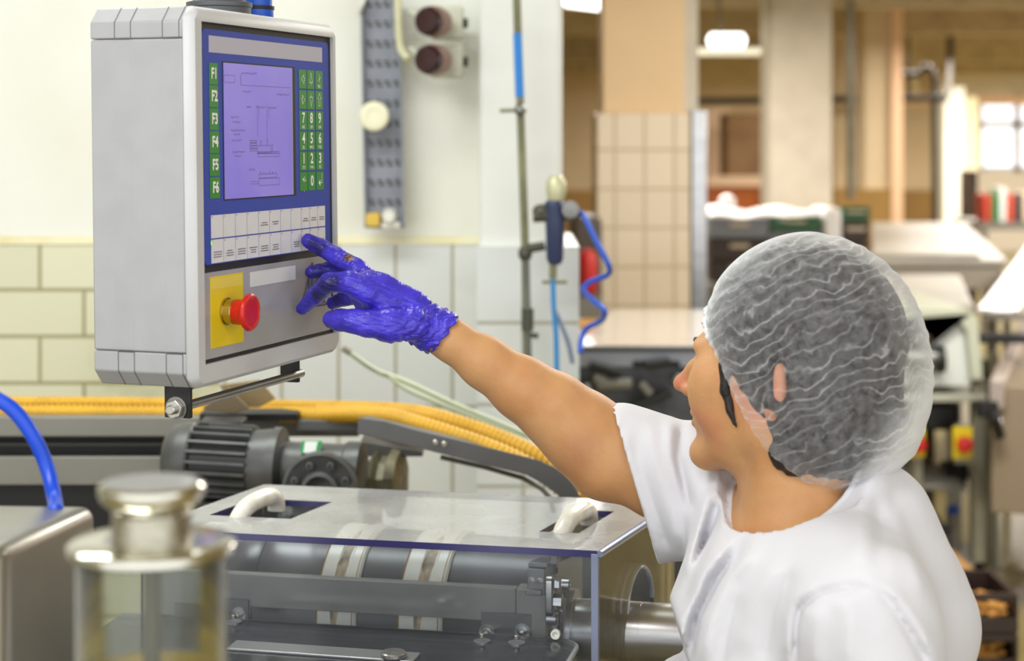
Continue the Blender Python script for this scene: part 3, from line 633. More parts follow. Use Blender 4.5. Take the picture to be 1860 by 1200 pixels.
n1 = [uv_of(377, 936, ZC), uv_of(530, 941, ZC), uv_of(597, 911, ZC)]
n2 = [uv_of(981, 964, ZC), uv_of(1049, 969, ZC), uv_of(1107, 928, ZC)]
us = [-LU, n1[0][0], n1[1][0], n2[0][0], n2[1][0], 0]; v0 = (n1[0][1]+n1[1][1])/2; v1 = n1[2][1]; v2 = (n2[0][1]+n2[1][1])/2; v3 = n2[2][1]
vs_ = sorted([0, v0, v1, v2, v3, LV]); holes = set()
for j in range(5):
    m_ = (vs_[j]+vs_[j+1])/2
    if v0 < m_ < v1: holes.add((1, j))
    if v2 < m_ < v3: holes.add((3, j))
print('cover', LU, LV, us, vs_, ea, eb)
tb, te = cells(us, vs_, holes, ZC-TH, ZC)
tp_ = mk('top_sheet', tb, m_top, cover, smooth=False); mk('sheet_edge', te, m_edge, tp_, smooth=False)
# front sheet, right sheet with the shaft cut-out, back sheet, left sheet
fp = mk('front_sheet', M().prism([K(-LU, .0005, ZC-TH), K(-LU, .0005, 1.0), K(0, .0005, 1.0), K(0, .0005, ZC-TH)], eb*.006), m_clear, cover, smooth=False)
mk('corner_edge', M().prism([K(-.0075, -.001, ZC-.004), K(.0012, -.001, ZC-.004), K(.0012, -.001, .90), K(-.0075, -.001, .90)], eb*.0085), m_edge2, cover, bevel=.0006)
b = M(); cvx = .165; cr = .052; zr = 1.085; outer = [(0, .90), (0, ZC-TH), (LV, ZC-TH), (LV, .90)]
hole = [(cvx+cr, .90)]+[(cvx+cr*math.cos(math.pi*k/20), zr+cr*math.sin(math.pi*k/20)) for k in range(21)]+[(cvx-cr, .90)]
def RS(v, z): return K(-.0025, v, z)
b.prism([RS(v, z) for v, z in outer+hole], ea*.005); rs = mk('right_sheet', b, clear_mat('yellowed_sheet', (250, 247, 236), .14, (226, 216, 182), rough=.08, streak=True), cover, smooth=False)
mk('cutout_edge', M().tube([RS(v, z)+ea*.0025 for v, z in hole[1:-1]], .0028, 8), m_edge2, rs)
mk('top_edge', M().tube([K(.003, .0, ZC-.004), K(.003, LV, ZC-.004)], .0042, 8), m_edge2, rs)
mk('back_sheet', M().prism([K(-LU, LV-.004, 1.0), K(0, LV-.004, 1.0), K(0, LV-.004, ZC-TH), K(-LU, LV-.004, ZC-TH)], eb*.004), m_clear, cover, smooth=False)
m_wh = mat('white_enamel', (232, 232, 226), .28, var=.10, vscale=45, col2=(212, 204, 186))
def handle(u, v0_, v1_):
    pts = [K(u, v0_, ZC-.012), K(u, v0_+.002, ZC-.004), K(u, v0_+.018, ZC+.006), K(u, v0_+.045, ZC+.011), K(u, v1_-.02, ZC+.011), K(u, v1_-.004, ZC+.004), K(u, v1_, ZC-.004), K(u, v1_, ZC-.012)]
    h = mk('handle', M().tube(curve3(pts, 6), .0122, 18, up=ea), m_wh, cover, ang=60)
    mk('handle_foot', M().prism([K(u-.020, v0_-.012, ZC-.030), K(u+.012, v0_-.012, ZC-.030), K(u+.012, v0_+.016, ZC-.030), K(u-.020, v0_+.016, ZC-.030)], (0, 0, .022)), m_wh, h, bevel=.002)
hu, hv = uv_of(430, 938, ZC); handle(hu, hv+.002, hv+.105)
hu, hv = uv_of(1018, 966, ZC); handle(hu, hv+.003, hv+.108)
# lower lid in front of the roller
zl = 1.083
ld = thing('lower_lid', N(-.3, -.2, zl), 'hazy clear lower lid sheet in front of the grey bar, with a small steel knob', 'lid')
lu = u_at(1050, 1172, zl, -.01)
pts = [N(-.62, .006, zl), N(lu-.03, .006, zl)]+[N(lu-.03+.03*math.sin(math.pi*k/12), -.024+.03*math.cos(math.pi*k/12), zl) for k in range(1, 7)]+[N(lu, -.42, zl), N(-.62, -.42, zl)]
mk('lid_sheet', M().prism(pts, (0, 0, -.006)), m_lid, ld, smooth=False)
mk('lid_edge', M().tube([p-Z3*.003 for p in pts[:9]], .0034, 8), mat('frosted_edge', (132, 134, 136), .5), ld)
mk('lid_side', M().prism([p-Z3*.0065 for p in pts[8:10]]+[pts[9]+Z3*(-.12), pts[8]+Z3*(-.12)] if 0 else [N(lu-.004, -.02, zl-.0065), N(lu-.004, -.42, zl-.0065), N(lu-.004, -.42, zl-.12), N(lu-.004, -.02, zl-.12)], ea*.004), m_lid, ld, smooth=False)
sp0, sp1 = PZ(430, 1166, zl), PZ(764, 1189, zl); dd = (sp1-sp0)
mk('metal_strip', M().prism([sp0, sp1, sp1-en*.035, sp0-en*.035], (0, 0, .003)), mat('pale_strip', (168, 170, 172), .32, .8), ld, bevel=.0008)
kp = PZ(715, 1192, zl+.004); mk('lid_knob', M().lathe(kp-Z3*.003, Z3, [(0, .012), (.004, .0155), (.0075, .0155), (.009, .0140), (.0085, .004), (.0095, .0)], 40, cap=False), m_steel, ld)
for x, y in ((875.5, 1165), (938.5, 1168), (424, 1130)):
    p = PZ(x, y, zl); bo = mk('lid_bolt', hexnut(M(), p+Z3*.001, Z3, .0066, .006).lathe(p+Z3*.006, Z3, [(0, .0035), (.004, .0035)], 12), m_bolt, ld, bevel=.0005)
    mk('washer', M().lathe(p, Z3, [(0, .0105), (.0015, .0105)], 28), m_steel, bo)
tag(mk('machine_frame', M().prism([N(-.64, -.44, 0), N(lu, -.44, 0), N(lu, -.03, 0), N(-.64, -.03, 0)], (0, 0, .94)), m_mach, bevel=.004), 'grey machine cabinet below the lower lid', 'machine cabinet')
# ------------------------------------------------------------------ steel box, blue hose and oil jar in the foreground
zs = 1.37
q = [PZ(-300, 910, zs), PZ(178, 916, zs), PZ(8, 992, zs), PZ(-500, 1040, zs)]
b = M().prism([q[0], q[1], q[2], q[3]], (0, 0, -1.37)); m_sb = mat('satin_steel', (160, 158, 148), .3, .85, var=.1, vscale=6)
tag(mk('steel_cabinet', b, m_sb, bevel=.012, seg=4), 'blurred satin steel cabinet in the left foreground with a rounded bright edge', 'cabinet')
m_hose = mat('blue_hose', (8, 68, 196), .35)
hp = [P(-60, 700, 1.62), P(-10, 722, 1.62), P(28, 748, 1.62), P(62, 795, 1.62), P(86, 850, 1.62), P(99, 905, 1.6), P(102, 930, 1.56)]
tag(mk('blue_air_hose', M().tube(curve3(hp, 8), .0070, 16), m_hose, ang=180), 'thick bright blue hose curving down onto the steel cabinet at left', 'hose')
YJ = 1.12; jc = P(276, 0, YJ).x; zlid = CZ-(992-247)/FP*YJ
jar = thing('oil_jar', Vector((jc, YJ, zlid-.12)), 'blurred round glass jar with a chrome knob lid and yellow oil in the left foreground', 'jar')
m_chrome = mat('chrome', (216, 214, 202), .16, 1.); m_chd = mat('knurled_chrome', (180, 176, 160), .3, 1., bump=.4, bscale=200)
mk('lid', M().lathe((jc, YJ, zlid-.004), Z3, [(0, .050), (.002, .053), (.006, .053), (.008, .0500), (.009, .030)], 56), m_chrome, jar)
mk('neck', M().lathe((jc, YJ, zlid+.002), Z3, [(0, .022), (.003, .0250), (.020, .0250), (.022, .0235), (.026, .0235)], 48), m_chd, jar)
mk('knob', M().lathe((jc, YJ, zlid+.024), Z3, [(0, .0250), (.006, .0320), (.012, .0340), (.015, .0335), (.017, .0310), (.0172, .0)], 56, cap=False), m_chrome, jar)
m_glassj = clear_mat('jar_glass', (226, 230, 224), .05, rough=.04, edge=.75, hazecol=(210, 212, 206))
mk('glass', M().lathe((jc, YJ, zlid-.125), Z3, [(0, .0475), (.121, .0475)], 64, cap=False), m_glassj, jar, ang=180)
mk('rod', M().cyl((jc, YJ, zlid-.12), (jc, YJ, zlid+.002), .0056, 20), mat('olive_rod', (104, 100, 80), .45, .3), jar)
mk('oil', M().lathe((jc, YJ, zlid-.125), Z3, [(0, .0455), (.0455, .0455), (.046, .0)], 48, cap=False), mat('yellow_oil', (240, 205, 10), .5), jar)
mk('base', M().lathe((jc, YJ, zlid-.26), Z3, [(0, .03), (.12, .03), (.125, .050), (.136, .050)], 40), m_chrome, jar)
tag(mk('jar_stand', M().bb(jc-.12, jc+.12, YJ-.1, YJ+.1, 0, zlid-.26), m_sb, bevel=.01), 'steel stand under the oil jar', 'stand')
# ------------------------------------------------------------------ geared motor
YM = 2.85
def pm(px, py, dy=0): return P(px, py, YM+dy)
R_ = lambda n: n/FP*YM
m_mot = mat('motor_grey', (92, 93, 92), .42, .25, var=.15, vscale=25); m_motd = mat('motor_dark', (44, 46, 46), .4, .3, var=.2)
mc = pm(395, 838); axm = Vector((1, -.12, -.035)).normalized()
mot = thing('gear_motor', mc-Z3*.1, 'dark grey ribbed electric gear motor with round flange and green label', 'motor')
def ml(px): return (pm(px, 0).x-mc.x)/axm.x
o = mc+axm*ml(300)
mk('fan_cover', M().lathe(o, axm, [(0, R_(35)), (.004, R_(52)), (.012, R_(62)), (.03, R_(68)), (ml(352)-ml(300), R_(70)), (ml(356)-ml(300), R_(66))], 48), m_mot, mot)
b = M().lathe(mc+axm*ml(350), axm, [(0, R_(58)), (ml(462)-ml(350), R_(58))], 40)
mk('motor_body', b, m_motd, mot); b = M(); u = Z3-axm*Z3.dot(axm); u.normalize(); v = axm.cross(u)
for k in range(22):
    a = 2*math.pi*k/22; r = u*math.cos(a)+v*math.sin(a); t = axm.cross(r)
    b.box(mc+axm*((ml(350)+ml(462))/2)+r*R_(62), (ml(462)-ml(350))/2, .0022, R_(7), (axm, t, r))
mk('cooling_fins', b, m_mot, mot, bevel=.0006)
mk('adapter_flange', M().lathe(mc+axm*ml(455), axm, [(0, R_(50)), (.006, R_(60)), (.03, R_(64)), (.038, R_(64)), (.039, R_(68)), (.052, R_(68)), (.054, R_(54)), (.06, R_(40))], 48), m_mot, mot)
mk('terminal_box', M().box(mc+axm*ml(400)+Z3*R_(62)+Y3*.03, .035, .03, .010), m_motd, mot, bevel=.004)
gc = mc+axm*ml(585)
mk('gearbox', M().lathe(mc+axm*ml(505), axm, [(0, R_(30)), (.008, R_(40)), (.02, R_(44)), (.10, R_(44)), (.115, R_(46))], 40).box(pm(585, 868, .01), R_(66), .035, R_(52)), m_mot, mot, bevel=.004)
mk('worm_cover', M().lathe(mc+axm*ml(630)+Z3*.0, axm, [(0, R_(48)), (.004, R_(50)), (.026, R_(50)), (.030, R_(44)), (.031, R_(20))], 40), m_mot, mot)
fc = pm(581, 893, -.105); fa = Vector((-.05, -1, .02))
fl = mk('output_flange', M().lathe(fc+Vector((0, .035, 0)), fa, [(0, R_(62)), (.012, R_(67)), (.026, R_(67)), (.028, R_(62)), (.026, R_(58)), (.024, R_(50)), (.022, R_(34)), (.032, R_(33)), (.034, R_(26)), (.02, R_(24)), (.015, R_(12))], 56), m_mot, mot, ang=30)
for k in range(8):
    a = math.pi*k/4+.39; p = fc+Vector((math.cos(a)*R_(48), .006, math.sin(a)*R_(48))); mk('flange_bolt', M().lathe(p, fa, [(0, R_(7)), (.005, R_(7)), (.0055, R_(4)), (.002, R_(3.4))], 14), m_mot, fl)
for x in (640,): mk('cover_bolt', M().lathe(pm(x, 828, -.05), fa, [(0, .004), (.004, .004)], 12), m_motd, mot)
lb = mk('label', M().prism([pm(545, 823, -.052), pm(580, 823, -.052), pm(585, 801, -.046), pm(549, 801, -.046)], (0, .004, 0)), mat('green_label', (30, 150, 80), .5), mot, smooth=False)
mk('label_paper', M().prism([pm(551, 822, -.0535), pm(573, 822, -.0535), pm(577, 802, -.0475), pm(554, 802, -.0475)], (0, .004, 0)), mat('label_white', (225, 230, 226), .5), lb, smooth=False)
mk('motor_foot', M().bb(pm(330, 0).x, pm(650, 0).x, YM-.05, YM+.09, .95, pm(0, 900).z), m_motd, mot, bevel=.005)
# slotted coupling wheel to the right of the motor
wc = P(708, 876, 2.95); wh = tag(mk('coupling_wheel', M().lathe(wc-X3*.03, X3+Y3*-.2, [(0, .020), (.0, .045), (.012, .058), (.018, .045), (.03, .045), (.035, .058), (.05, .055), (.055, .02)], 10), mat('worn_cream_metal', (150, 144, 118), .5, .3, var=.5, vscale=20), smooth=False), 'worn notched coupling wheel to the right of the geared motor', 'wheel')
# ------------------------------------------------------------------ conveyor beams behind the motor
Yb = 3.10
m_cb = mat('conveyor_steel', (136, 134, 126), .45, .5, var=.1, vscale=4); m_cbd = mat('dark_conveyor', (28, 28, 30), .5, .2, var=.2); m_rail = mat('grey_rail', (112, 112, 112), .45, .4, var=.08)
cv = thing('conveyor', P(200, 900, Yb)-Z3*.2, 'long steel conveyor with black side channels behind the control panel', 'conveyor')
def bandx(px0, px1, py0, py1, Y, m_, nm, dep=.03, bev=.001):
    return mk(nm, M().bb(P(px0, 0, Y).x, P(px1, 0, Y).x, Y, Y+dep, P(0, py1, Y).z, P(0, py0, Y).z), m_, cv, bevel=bev)
bandx(-250, 652, 757, 793, Yb, m_cb, 'upper_channel', .03, .002)
bandx(-250, 360, 793, 830, Yb+.03, m_cbd, 'black_channel', .06)
bandx(-250, 330, 806, 812, Yb-.002, m_cbd, 'channel_lip', .03)
bandx(-250, 420, 829, 881, Yb, m_cb, 'lower_channel', .04, .002)
bandx(-250, 690, 881, 1000, Yb+.03, m_cbd, 'base_channel', .06)
mk('conveyor_leg', M().bb(-.9, -.82, Yb+.05, Yb+.2, 0, P(0, 880, Yb).z), m_cb, cv, bevel=.004); mk('conveyor_leg', M().bb(-.35, -.27, Yb+.05, Yb+.2, 0, P(0, 880, Yb).z), m_cb, cv, bevel=.004)
bandx(362, 540, 751, 764, Yb-.06, m_cbd, 'edge_strip', .06)
bandx(540, 780, 763, 782, Yb-.05, m_rail, 'side_rail', .04)
mk('lower_rail', M().prism([P(655, 800, 2.95), P(768, 821, 2.95), P(768, 829, 2.95), P(655, 829, 2.95)], (0, .12, 0)), m_rail, cv, bevel=.001)
Ya = 2.72
pr = [(651, 758), (700, 765), (748, 779), (860, 806), (980, 836), (1010, 850), (1037, 872), (1056, 905), (1060, 930), (1030, 930), (1015, 900), (985, 878), (956, 862), (860, 838), (767, 815), (649, 787)]
ga = tag(mk('guide_rail', M().prism([P(x, y, Ya) for x, y in pr], (0, .004, 0)), m_rail, bevel=.001), 'bent grey guide rail descending under the yellow corrugated hoses', 'rail')
mk('guide_flange', M().prism([P(x, y, Ya+.004) for x, y in ((649, 783), (767, 811), (860, 834), (956, 858), (985, 874), (985, 878), (956, 862), (860, 838), (767, 815), (649, 787))], (0, .16, 0)), m_rail, ga)
mk('lower_guide', M().tube([P(x, y, Ya+.1) for x, y in ((800, 830), (880, 848), (950, 868), (985, 888), (1000, 905), (1006, 930))], .004, 8), m_cb, ga)
for x, y in ((791, 803), (807, 806)): mk('rail_bolt', M().lathe(P(x, y, Ya), -Y3, [(0, .0046), (.003, .0046), (.0045, .003)], 16), m_bolt, ga)
for i, (pts, m_, lab) in enumerate([([(368, 742), (412, 702), (452, 742), (424, 752)], mat('brown_plate', (112, 98, 74), .5, .3), 'brown angled plate beneath the control panel rod'), ([(424, 740), (398, 700), (470, 690), (500, 724), (470, 740)], mat('bronze_plate', (150, 128, 88), .5, .3, var=.2), 'bronze coloured sloping plate behind the control panel rod')]):
    tag(mk('sloping_plate', M().prism([P(x, y, 2.95+.05*i) for x, y in pts], (0, .01, 0)), m_, bevel=.001), lab, 'plate')
# yellow corrugated hoses
m_yh = mat('yellow_corrugated', (222, 172, 46), .45, var=.08, vscale=20)
def corrugated(pts, r, label, pitch=.0100):
    c = resample(curve3(pts, 14), pitch/4); rs = [r*(1.0, .88, .68, .88)[i % 4] for i in range(len(c))]
    return tag(mk('corrugated_hose', M().tube(c, rs, 14), m_yh, ang=180), label, 'hose', 'yellow corrugated hoses')
corrugated([P(-250, 731, 3.20), P(150, 731, 3.20), P(400, 735, 3.20), P(560, 737, 3.2), P(700, 742, 3.2), P(790, 752, 3.2), P(850, 782, 3.15), P(940, 815, 3.1), P(1010, 860, 3.1), P(1060, 930, 3.1)], .0125, 'yellow corrugated hose, the rear one along the conveyor top')
corrugated([P(-250, 749, 3.16), P(150, 749, 3.16), P(400, 752, 3.15), P(560, 753, 3.08), P(690, 754, 3.0), P(760, 770, 2.95), P(840, 795, 2.9), P(920, 825, 2.85), P(985, 860, 2.82), P(1040, 905, 2.82), P(1055, 940, 2.82)], .0150, 'yellow corrugated hose, the front one resting on the bent guide rail')
corrugated([P(430, 746, 3.3), P(600, 744, 3.18), P(720, 748, 3.06), P(790, 758, 3.0), P(870, 782, 2.96), P(960, 820, 2.9), P(1020, 855, 2.88), P(1066, 900, 2.88), P(1080, 940, 2.88)], .0165, 'yellow corrugated hose, the thick one looping over the top of the bend')
# pale cables hanging in front of the tiles
m_cable = mat('pale_cable', (206, 214, 190), .5); m_gcab = mat('green_stripe', (120, 150, 90), .5)
for i, pts in enumerate([[(636, 640), (660, 658), (690, 676), (718, 684), (760, 702), (830, 735), (900, 764), (965, 792)], [(640, 643), (676, 668), (706, 682), (736, 704), (780, 724), (850, 752), (920, 780), (990, 820)]]):
    c = curve3([P(x, y, 3.3) for x, y in pts], 8)
    cb_ = tag(mk('pale_cable', M().tube(c, .0042, 10), m_cable, ang=180), ['pale green cable, the upper one of two running down to the arm', 'pale green cable, the lower one of two running down to the arm'][i], 'cable')
    mk('green_stripe', M().tube([p-Z3*.0035-Y3*.002 for p in c], .0016, 6), m_gcab, cb_)
tag(mk('cable_mount', M().cyl(P(622, 632, 3.3), P(637, 641, 3.3), .006, 10), m_gpipe), 'small grey end piece of the pale cables beside the control panel', 'cable end')
# ------------------------------------------------------------------ things on the back wall
Yt = 3.93
m_tray = mat('grey_cable_tray', (140, 144, 154), .5, .3, var=.15, vscale=12); m_tray_d = mat('tray_slot', (74, 74, 70), .6, var=.3, vscale=30)
tr = thing('cable_tray', P(694, 415, Yt), 'upright grey perforated cable tray fixed to the cream wall', 'cable tray')
mk('tray_back', M().prism([P(656, -20, Yt), P(724, -20, Yt), P(732, 414, Yt), P(664, 414, Yt)], (0, .006, 0)), m_tray, tr)
mk('tray_lip', M().prism([P(654, -20, Yt-.02), P(658, -20, Yt-.02), P(666, 414, Yt-.02), P(662, 414, Yt-.02)], (0, .026, 0)), m_tray, tr)
mk('tray_lip', M().prism([P(722, -20, Yt-.02), P(726, -20, Yt-.02), P(734, 414, Yt-.02), P(730, 414, Yt-.02)], (0, .026, 0)), m_tray, tr)
for r in range(11):
    b = M()
    for k in range(4):
        for q in range(2):
            x = 668+k*16+r*.6+q*4; y = 4+r*36+q*7; p = P(x, y, Yt-.0015); b.box(p, .0052, .001, .0028)
    mk('slot_row', b, m_tray_d, tr, smooth=False)
tag(mk('end_clamp', M().prism([P(664, 412, Yt-.03), P(664, 388, Yt-.03), P(690, 386, Yt-.03), P(690, 412, Yt-.03)], (0, .03, 0)), mat('yellow_clamp', (222, 186, 80), .5), bevel=.004), 'small yellow block at the foot of the cable tray', 'clamp')
r_ = thing('cable_gland', P(708, 400, Yt-.03), 'small white plastic gland at the foot of the cable tray', 'gland')
mk('gland_body', M().lathe(P(708, 392, Yt), -Y3, [(0, .018), (.02, .018), (.03, .012), (.04, .012)], 20), mat('white_gland', (232, 232, 224), .5), r_)
mk('gland_foot', M().bb(P(694, 0, Yt).x, P(728, 0, Yt).x, Yt-.02, Yt, P(0, 414, Yt).z, P(0, 402, Yt).z), MATS['white_gland'], r_, bevel=.003)
c = P(679, 211, Yt-.07); r_ = thing('round_socket', c, 'round cream plastic junction cap on the cable tray', 'junction cap')
mk('cap', M().lathe(c+Y3*.07, -Y3, [(0, .028), (.05, .028), (.052, .0325), (.066, .0325), (.07, .028), (.071, .016), (.068, .014), (.069, .0)], 32, cap=False), mat('cream_plastic', (236, 234, 204), .4), r_)
tag(mk('white_strap', M().tube([P(664, -10, Yt-.03), P(657, 8, Yt-.035), P(650, 26, Yt-.02)], .0055, 8), MATS['white_gland']), 'short white strap at the top edge of the cable tray', 'strap')
# red indicator lamps
m_box = mat('pale_switch_box', (214, 216, 196), .5, var=.1, vscale=20); m_dkred = mat('dark_red_lens', (52, 14, 14), .22, var=.3, vscale=20); m_grng = mat('lens_ring', (150, 120, 112), .4)
for i, (px, py, lab) in enumerate([(778, 38, 'upper'), (778, 108, 'lower')]):
    c = P(px, py, Yt-.16); ax = Vector((-.45, -1, .0)).normalized()
    bx = P(812, py+4, Yt-.04); lm = thing('indicator_lamp', bx, 'dark red indicator lamp on a pale box, the %s of two beside the cable tray' % lab, 'indicator lamp', 'red lamps on the cream wall')
    mk('lamp_box', M().box(bx, .036, .034, .036), m_box, lm, bevel=.006)
    mk('lamp_ring', M().lathe(c-ax*.055, ax, [(0, .030), (.02, .034), (.04, .034), (.045, .031)], 28), m_grng, lm)
    mk('lens', M().lathe(c-ax*.02, ax, [(0, .031), (.024, .031), (.030, .026), (.0305, .0)], 28, cap=False), m_dkred, lm)
    mk('cable_entry', M().cyl(bx+X3*.034, bx+X3*.046, .011, 12), m_motd, lm)
    mk('conduit', M().tube([bx+Vector((-.03, .01, .0)), bx+Vector((-.06, .02, .012)), bx+Vector((-.085, .03, .03))], .008, 8), m_box, lm)
tag(mk('conduit', M().tube(curve3([P(722, -12, Yt-.03), P(724, 50, Yt-.03), P(728, 88, Yt-.03), P(742, 108, Yt-.05)], 5), .009, 10), mat('cream_conduit', (216, 214, 180), .5)), 'cream conduit bending from the cable tray towards the lower red lamp', 'conduit')
# upright pipe with blue tape and fittings
Yq2 = 3.74
m_op = mat('olive_pipe', (138, 138, 104), .5, .3, var=.3, vscale=8)
pp = thing('air_pipe', P(955, 640, Yq2), 'olive upright air pipe with a blue sleeve at the end of the white pilaster', 'pipe')
mk('pipe_run', M().cyl(P(938, -20, Yq2), P(954, 455, Yq2), .0085, 14), m_op, pp)
mk('pipe_lower', M().cyl(P(954, 455, Yq2), P(960, 700, Yq2), .0085, 14), mat('grey_green_pipe', (120, 124, 112), .5, .4, var=.2), pp)
mk('blue_sleeve', M().cyl(P(940, 60, Yq2-.001), P(944, 176, Yq2-.001), .0094, 14), mat('blue_sleeve', (40, 130, 216), .5), pp)
mk('clip', M().ell(P(945, 200, Yq2-.01), .013, .013, .013), m_steel_d, pp); mk('clip_arm', M().cyl(P(908, 201, Yq2), P(942, 200, Yq2), .004, 8), m_op, pp)
mk('tee', M().ell(P(954, 460, Yq2), .015, .015, .018).cyl(P(954, 452, Yq2), P(990, 446, Yq2), .010, 12), mat('dark_fitting', (84, 84, 74), .5, .4), pp)
mk('valve', M().cyl(P(958, 560, Yq2), P(958, 600, Yq2), .013, 12).cyl(P(958, 608, Yq2), P(978, 610, Yq2), .006, 8), MATS['dark_fitting'], pp)
rg = thing('air_regulator', P(1008, 500, Yq2-.02), 'dark blue compressed-air regulator with brass top on the tiled pilaster', 'regulator')
Yr = Yq2-.03
mk('bowl', M().lathe(P(1008, 480, Yr), Z3, [(0, .012), (.01, .018), (.10, .021), (.125, .024), (.135, .018)], 24), mat('navy_bowl', (52, 62, 96), .35), rg)
mk('top_cap', M().lathe(P(1010, 372, Yr), Z3, [(0, .014), (.012, .018), (.03, .022), (.05, .021), (.062, .012)], 24), mat('brass_cap', (206, 204, 168), .4, .3), rg)
mk('body_block', M().cyl(P(968, 392, Yr), P(1052, 388, Yr), .014, 12).ell(P(984, 384, Yr), .02, .016, .016).ell(P(1030, 382, Yr), .02, .016, .017), MATS['dark_fitting'], rg)
mk('gauge', M().lathe(P(1036, 380, Yr-.02), -Y3, [(0, .018), (.014, .018), (.015, .0)], 20, cap=False), m_steel_d, rg)
mk('drain', M().cyl(P(1005, 480, Yr), P(1004, 506, Yr), .008, 10).cyl(P(985, 512, Yr), P(1030, 512, Yr), .004, 8), m_op, rg)
tag(mk('thin_blue_tube', M().tube(curve3([P(1004, 505, Yr), P(1006, 560, Yr), P(1010, 610, Yr), P(1012, 700, Yr)], 5), .0055, 10), mat('sky_blue_tube', (48, 140, 208), .4)), 'thin light blue tube dropping straight from the regulator', 'tube')
tag(mk('grey_tube', M().tube(curve3([P(1006, 560, Yr), P(1018, 585, Yr), P(1032, 622, Yr), P(1040, 660, Yr)], 5), .005, 10), mat('grey_tube', (116, 130, 156), .4)), 'grey tube branching off the thin blue tube', 'tube')
coil = [P(1046, 384, Yr), P(1060, 392, Yr-.02), P(1080, 432, Yr-.04), P(1104, 478, Yr-.05), P(1104, 498, Yr-.02), P(1072, 512, Yr+.02), P(1060, 526, Yr+.02), P(1078, 546, Yr-.03), P(1098, 564, Yr-.06), P(1092, 582, Yr-.02), P(1066, 596, Yr+.02), P(1056, 616, Yr+.02), P(1054, 640, Yr)]
tag(mk('coiled_air_hose', M().tube(curve3(coil, 8), .0060, 12), mat('coil_blue', (44, 92, 206), .35), ang=180), 'coiled blue air hose hanging at the right of the regulator', 'hose')
# ------------------------------------------------------------------ machine with a glossy top behind the arm
Ye = 4.6; zt2 = CZ-(630-247)/FP*Ye
en2 = thing('enclosed_machine', P(1160, 700, Ye)-Z3*.2, 'enclosed machine with a pale shiny top and dark glazed front behind the woman\'s arm', 'machine')
x0, x1 = P(1028, 0, Ye).x, P(1640, 0, Ye).x
mk('machine_top', M().prism([(x0, Ye, zt2), (x1, Ye, zt2), (x1+.1, Ye+.95, zt2), (x0+.18, Ye+.95, zt2)], (0, 0, .004)), mat('pale_shiny_top', (206, 196, 186), .14, .3), en2)
mk('top_rim', M().bb(x0, x1, Ye-.01, Ye+.02, zt2-.012, zt2), mat('rim_dark', (58, 66, 66), .4), en2)
mk('side_rim', M().bb(x0, x0+.02, Ye-.01, Ye+.02, .3, zt2-.01), MATS['rim_dark'], en2)
mk('interior_block', M().bb(x0+.02, x1, Ye+.03, Ye+.9, .2, zt2-.05), mat('machine_gloom', (92, 94, 98), .4, .2, vscale=9, col2=(48, 48, 52)), en2)  # solid block, the shade of the interior put into its dark colour
mk('front_band', M().bb(x0+.02, x1, Ye+.01, Ye+.04, zt2-.052, zt2-.012), mat('grey_band', (158, 160, 168), .35, .3), en2)
rr = random.Random(3)
for i in range(9):
    a = P(1060+rr.random()*170, 660+rr.random()*60, Ye-.02); bq = a+Vector((rr.uniform(-.12, .12), 0, rr.uniform(-.05, .05)))
    mk('linkage', M().cyl(a, bq, .008+.01*rr.random(), 8), [m_cb, m_motd, m_steel_d][i % 3], en2)
mk('handle_slot', M().bb(P(1150, 0, Ye).x, P(1235, 0, Ye).x, Ye-.005, Ye+.02, P(0, 666, Ye).z, P(0, 656, Ye).z), m_black, en2, bevel=.003)
mk('machine_leg', M().bb(x0+.02, x0+.08, Ye+.03, Ye+.1, 0, .3), m_cb, en2); mk('machine_leg', M().bb(x1-.08, x1-.02, Ye+.03, Ye+.1, 0, .3), m_cb, en2)
# red and orange bits seen behind the coiled hose
tag(mk('steel_stand', M().bb(P(1048, 0, 6.2).x, P(1090, 0, 6.2).x, 6.16, 6.42, 0, P(0, 540, 6.2).z), m_cb), 'low steel stand under the small red box', 'stand')
tag(mk('wooden_stool', M().bb(P(1044, 0, 6.0).x, P(1088, 0, 6.0).x, 5.9, 6.1, 0, P(0, 640, 6.0).z), mat('stool_wood', (170, 130, 80), .6)), 'wooden stool under the amber tub', 'stool')
tag(mk('red_box', M().bb(P(1052, 0, 6.2).x, P(1086, 0, 6.2).x, 6.2, 6.4, P(0, 540, 6.2).z, P(0, 455, 6.2).z), mat('red_paint', (176, 36, 30), .5), bevel=.03), 'small red box behind the coiled blue hose', 'box')
tag(mk('dark_cabinet', M().bb(P(1040, 0, 6.5).x, P(1094, 0, 6.5).x, 6.5, 6.9, 0, P(0, 395, 6.5).z), mat('dark_cab', (70, 60, 50), .5), bevel=.02), 'dark cabinet between the pilaster and the tiled pillar', 'cabinet')
tag(mk('amber_drum', M().lathe(P(1066, 640, 6.0), Z3, [(0, .05), (.0, .09), (.10, .09), (.11, .06)], 20), mat('amber', (190, 140, 60), .5)), 'amber tub beside the foot of the coiled hose', 'tub')
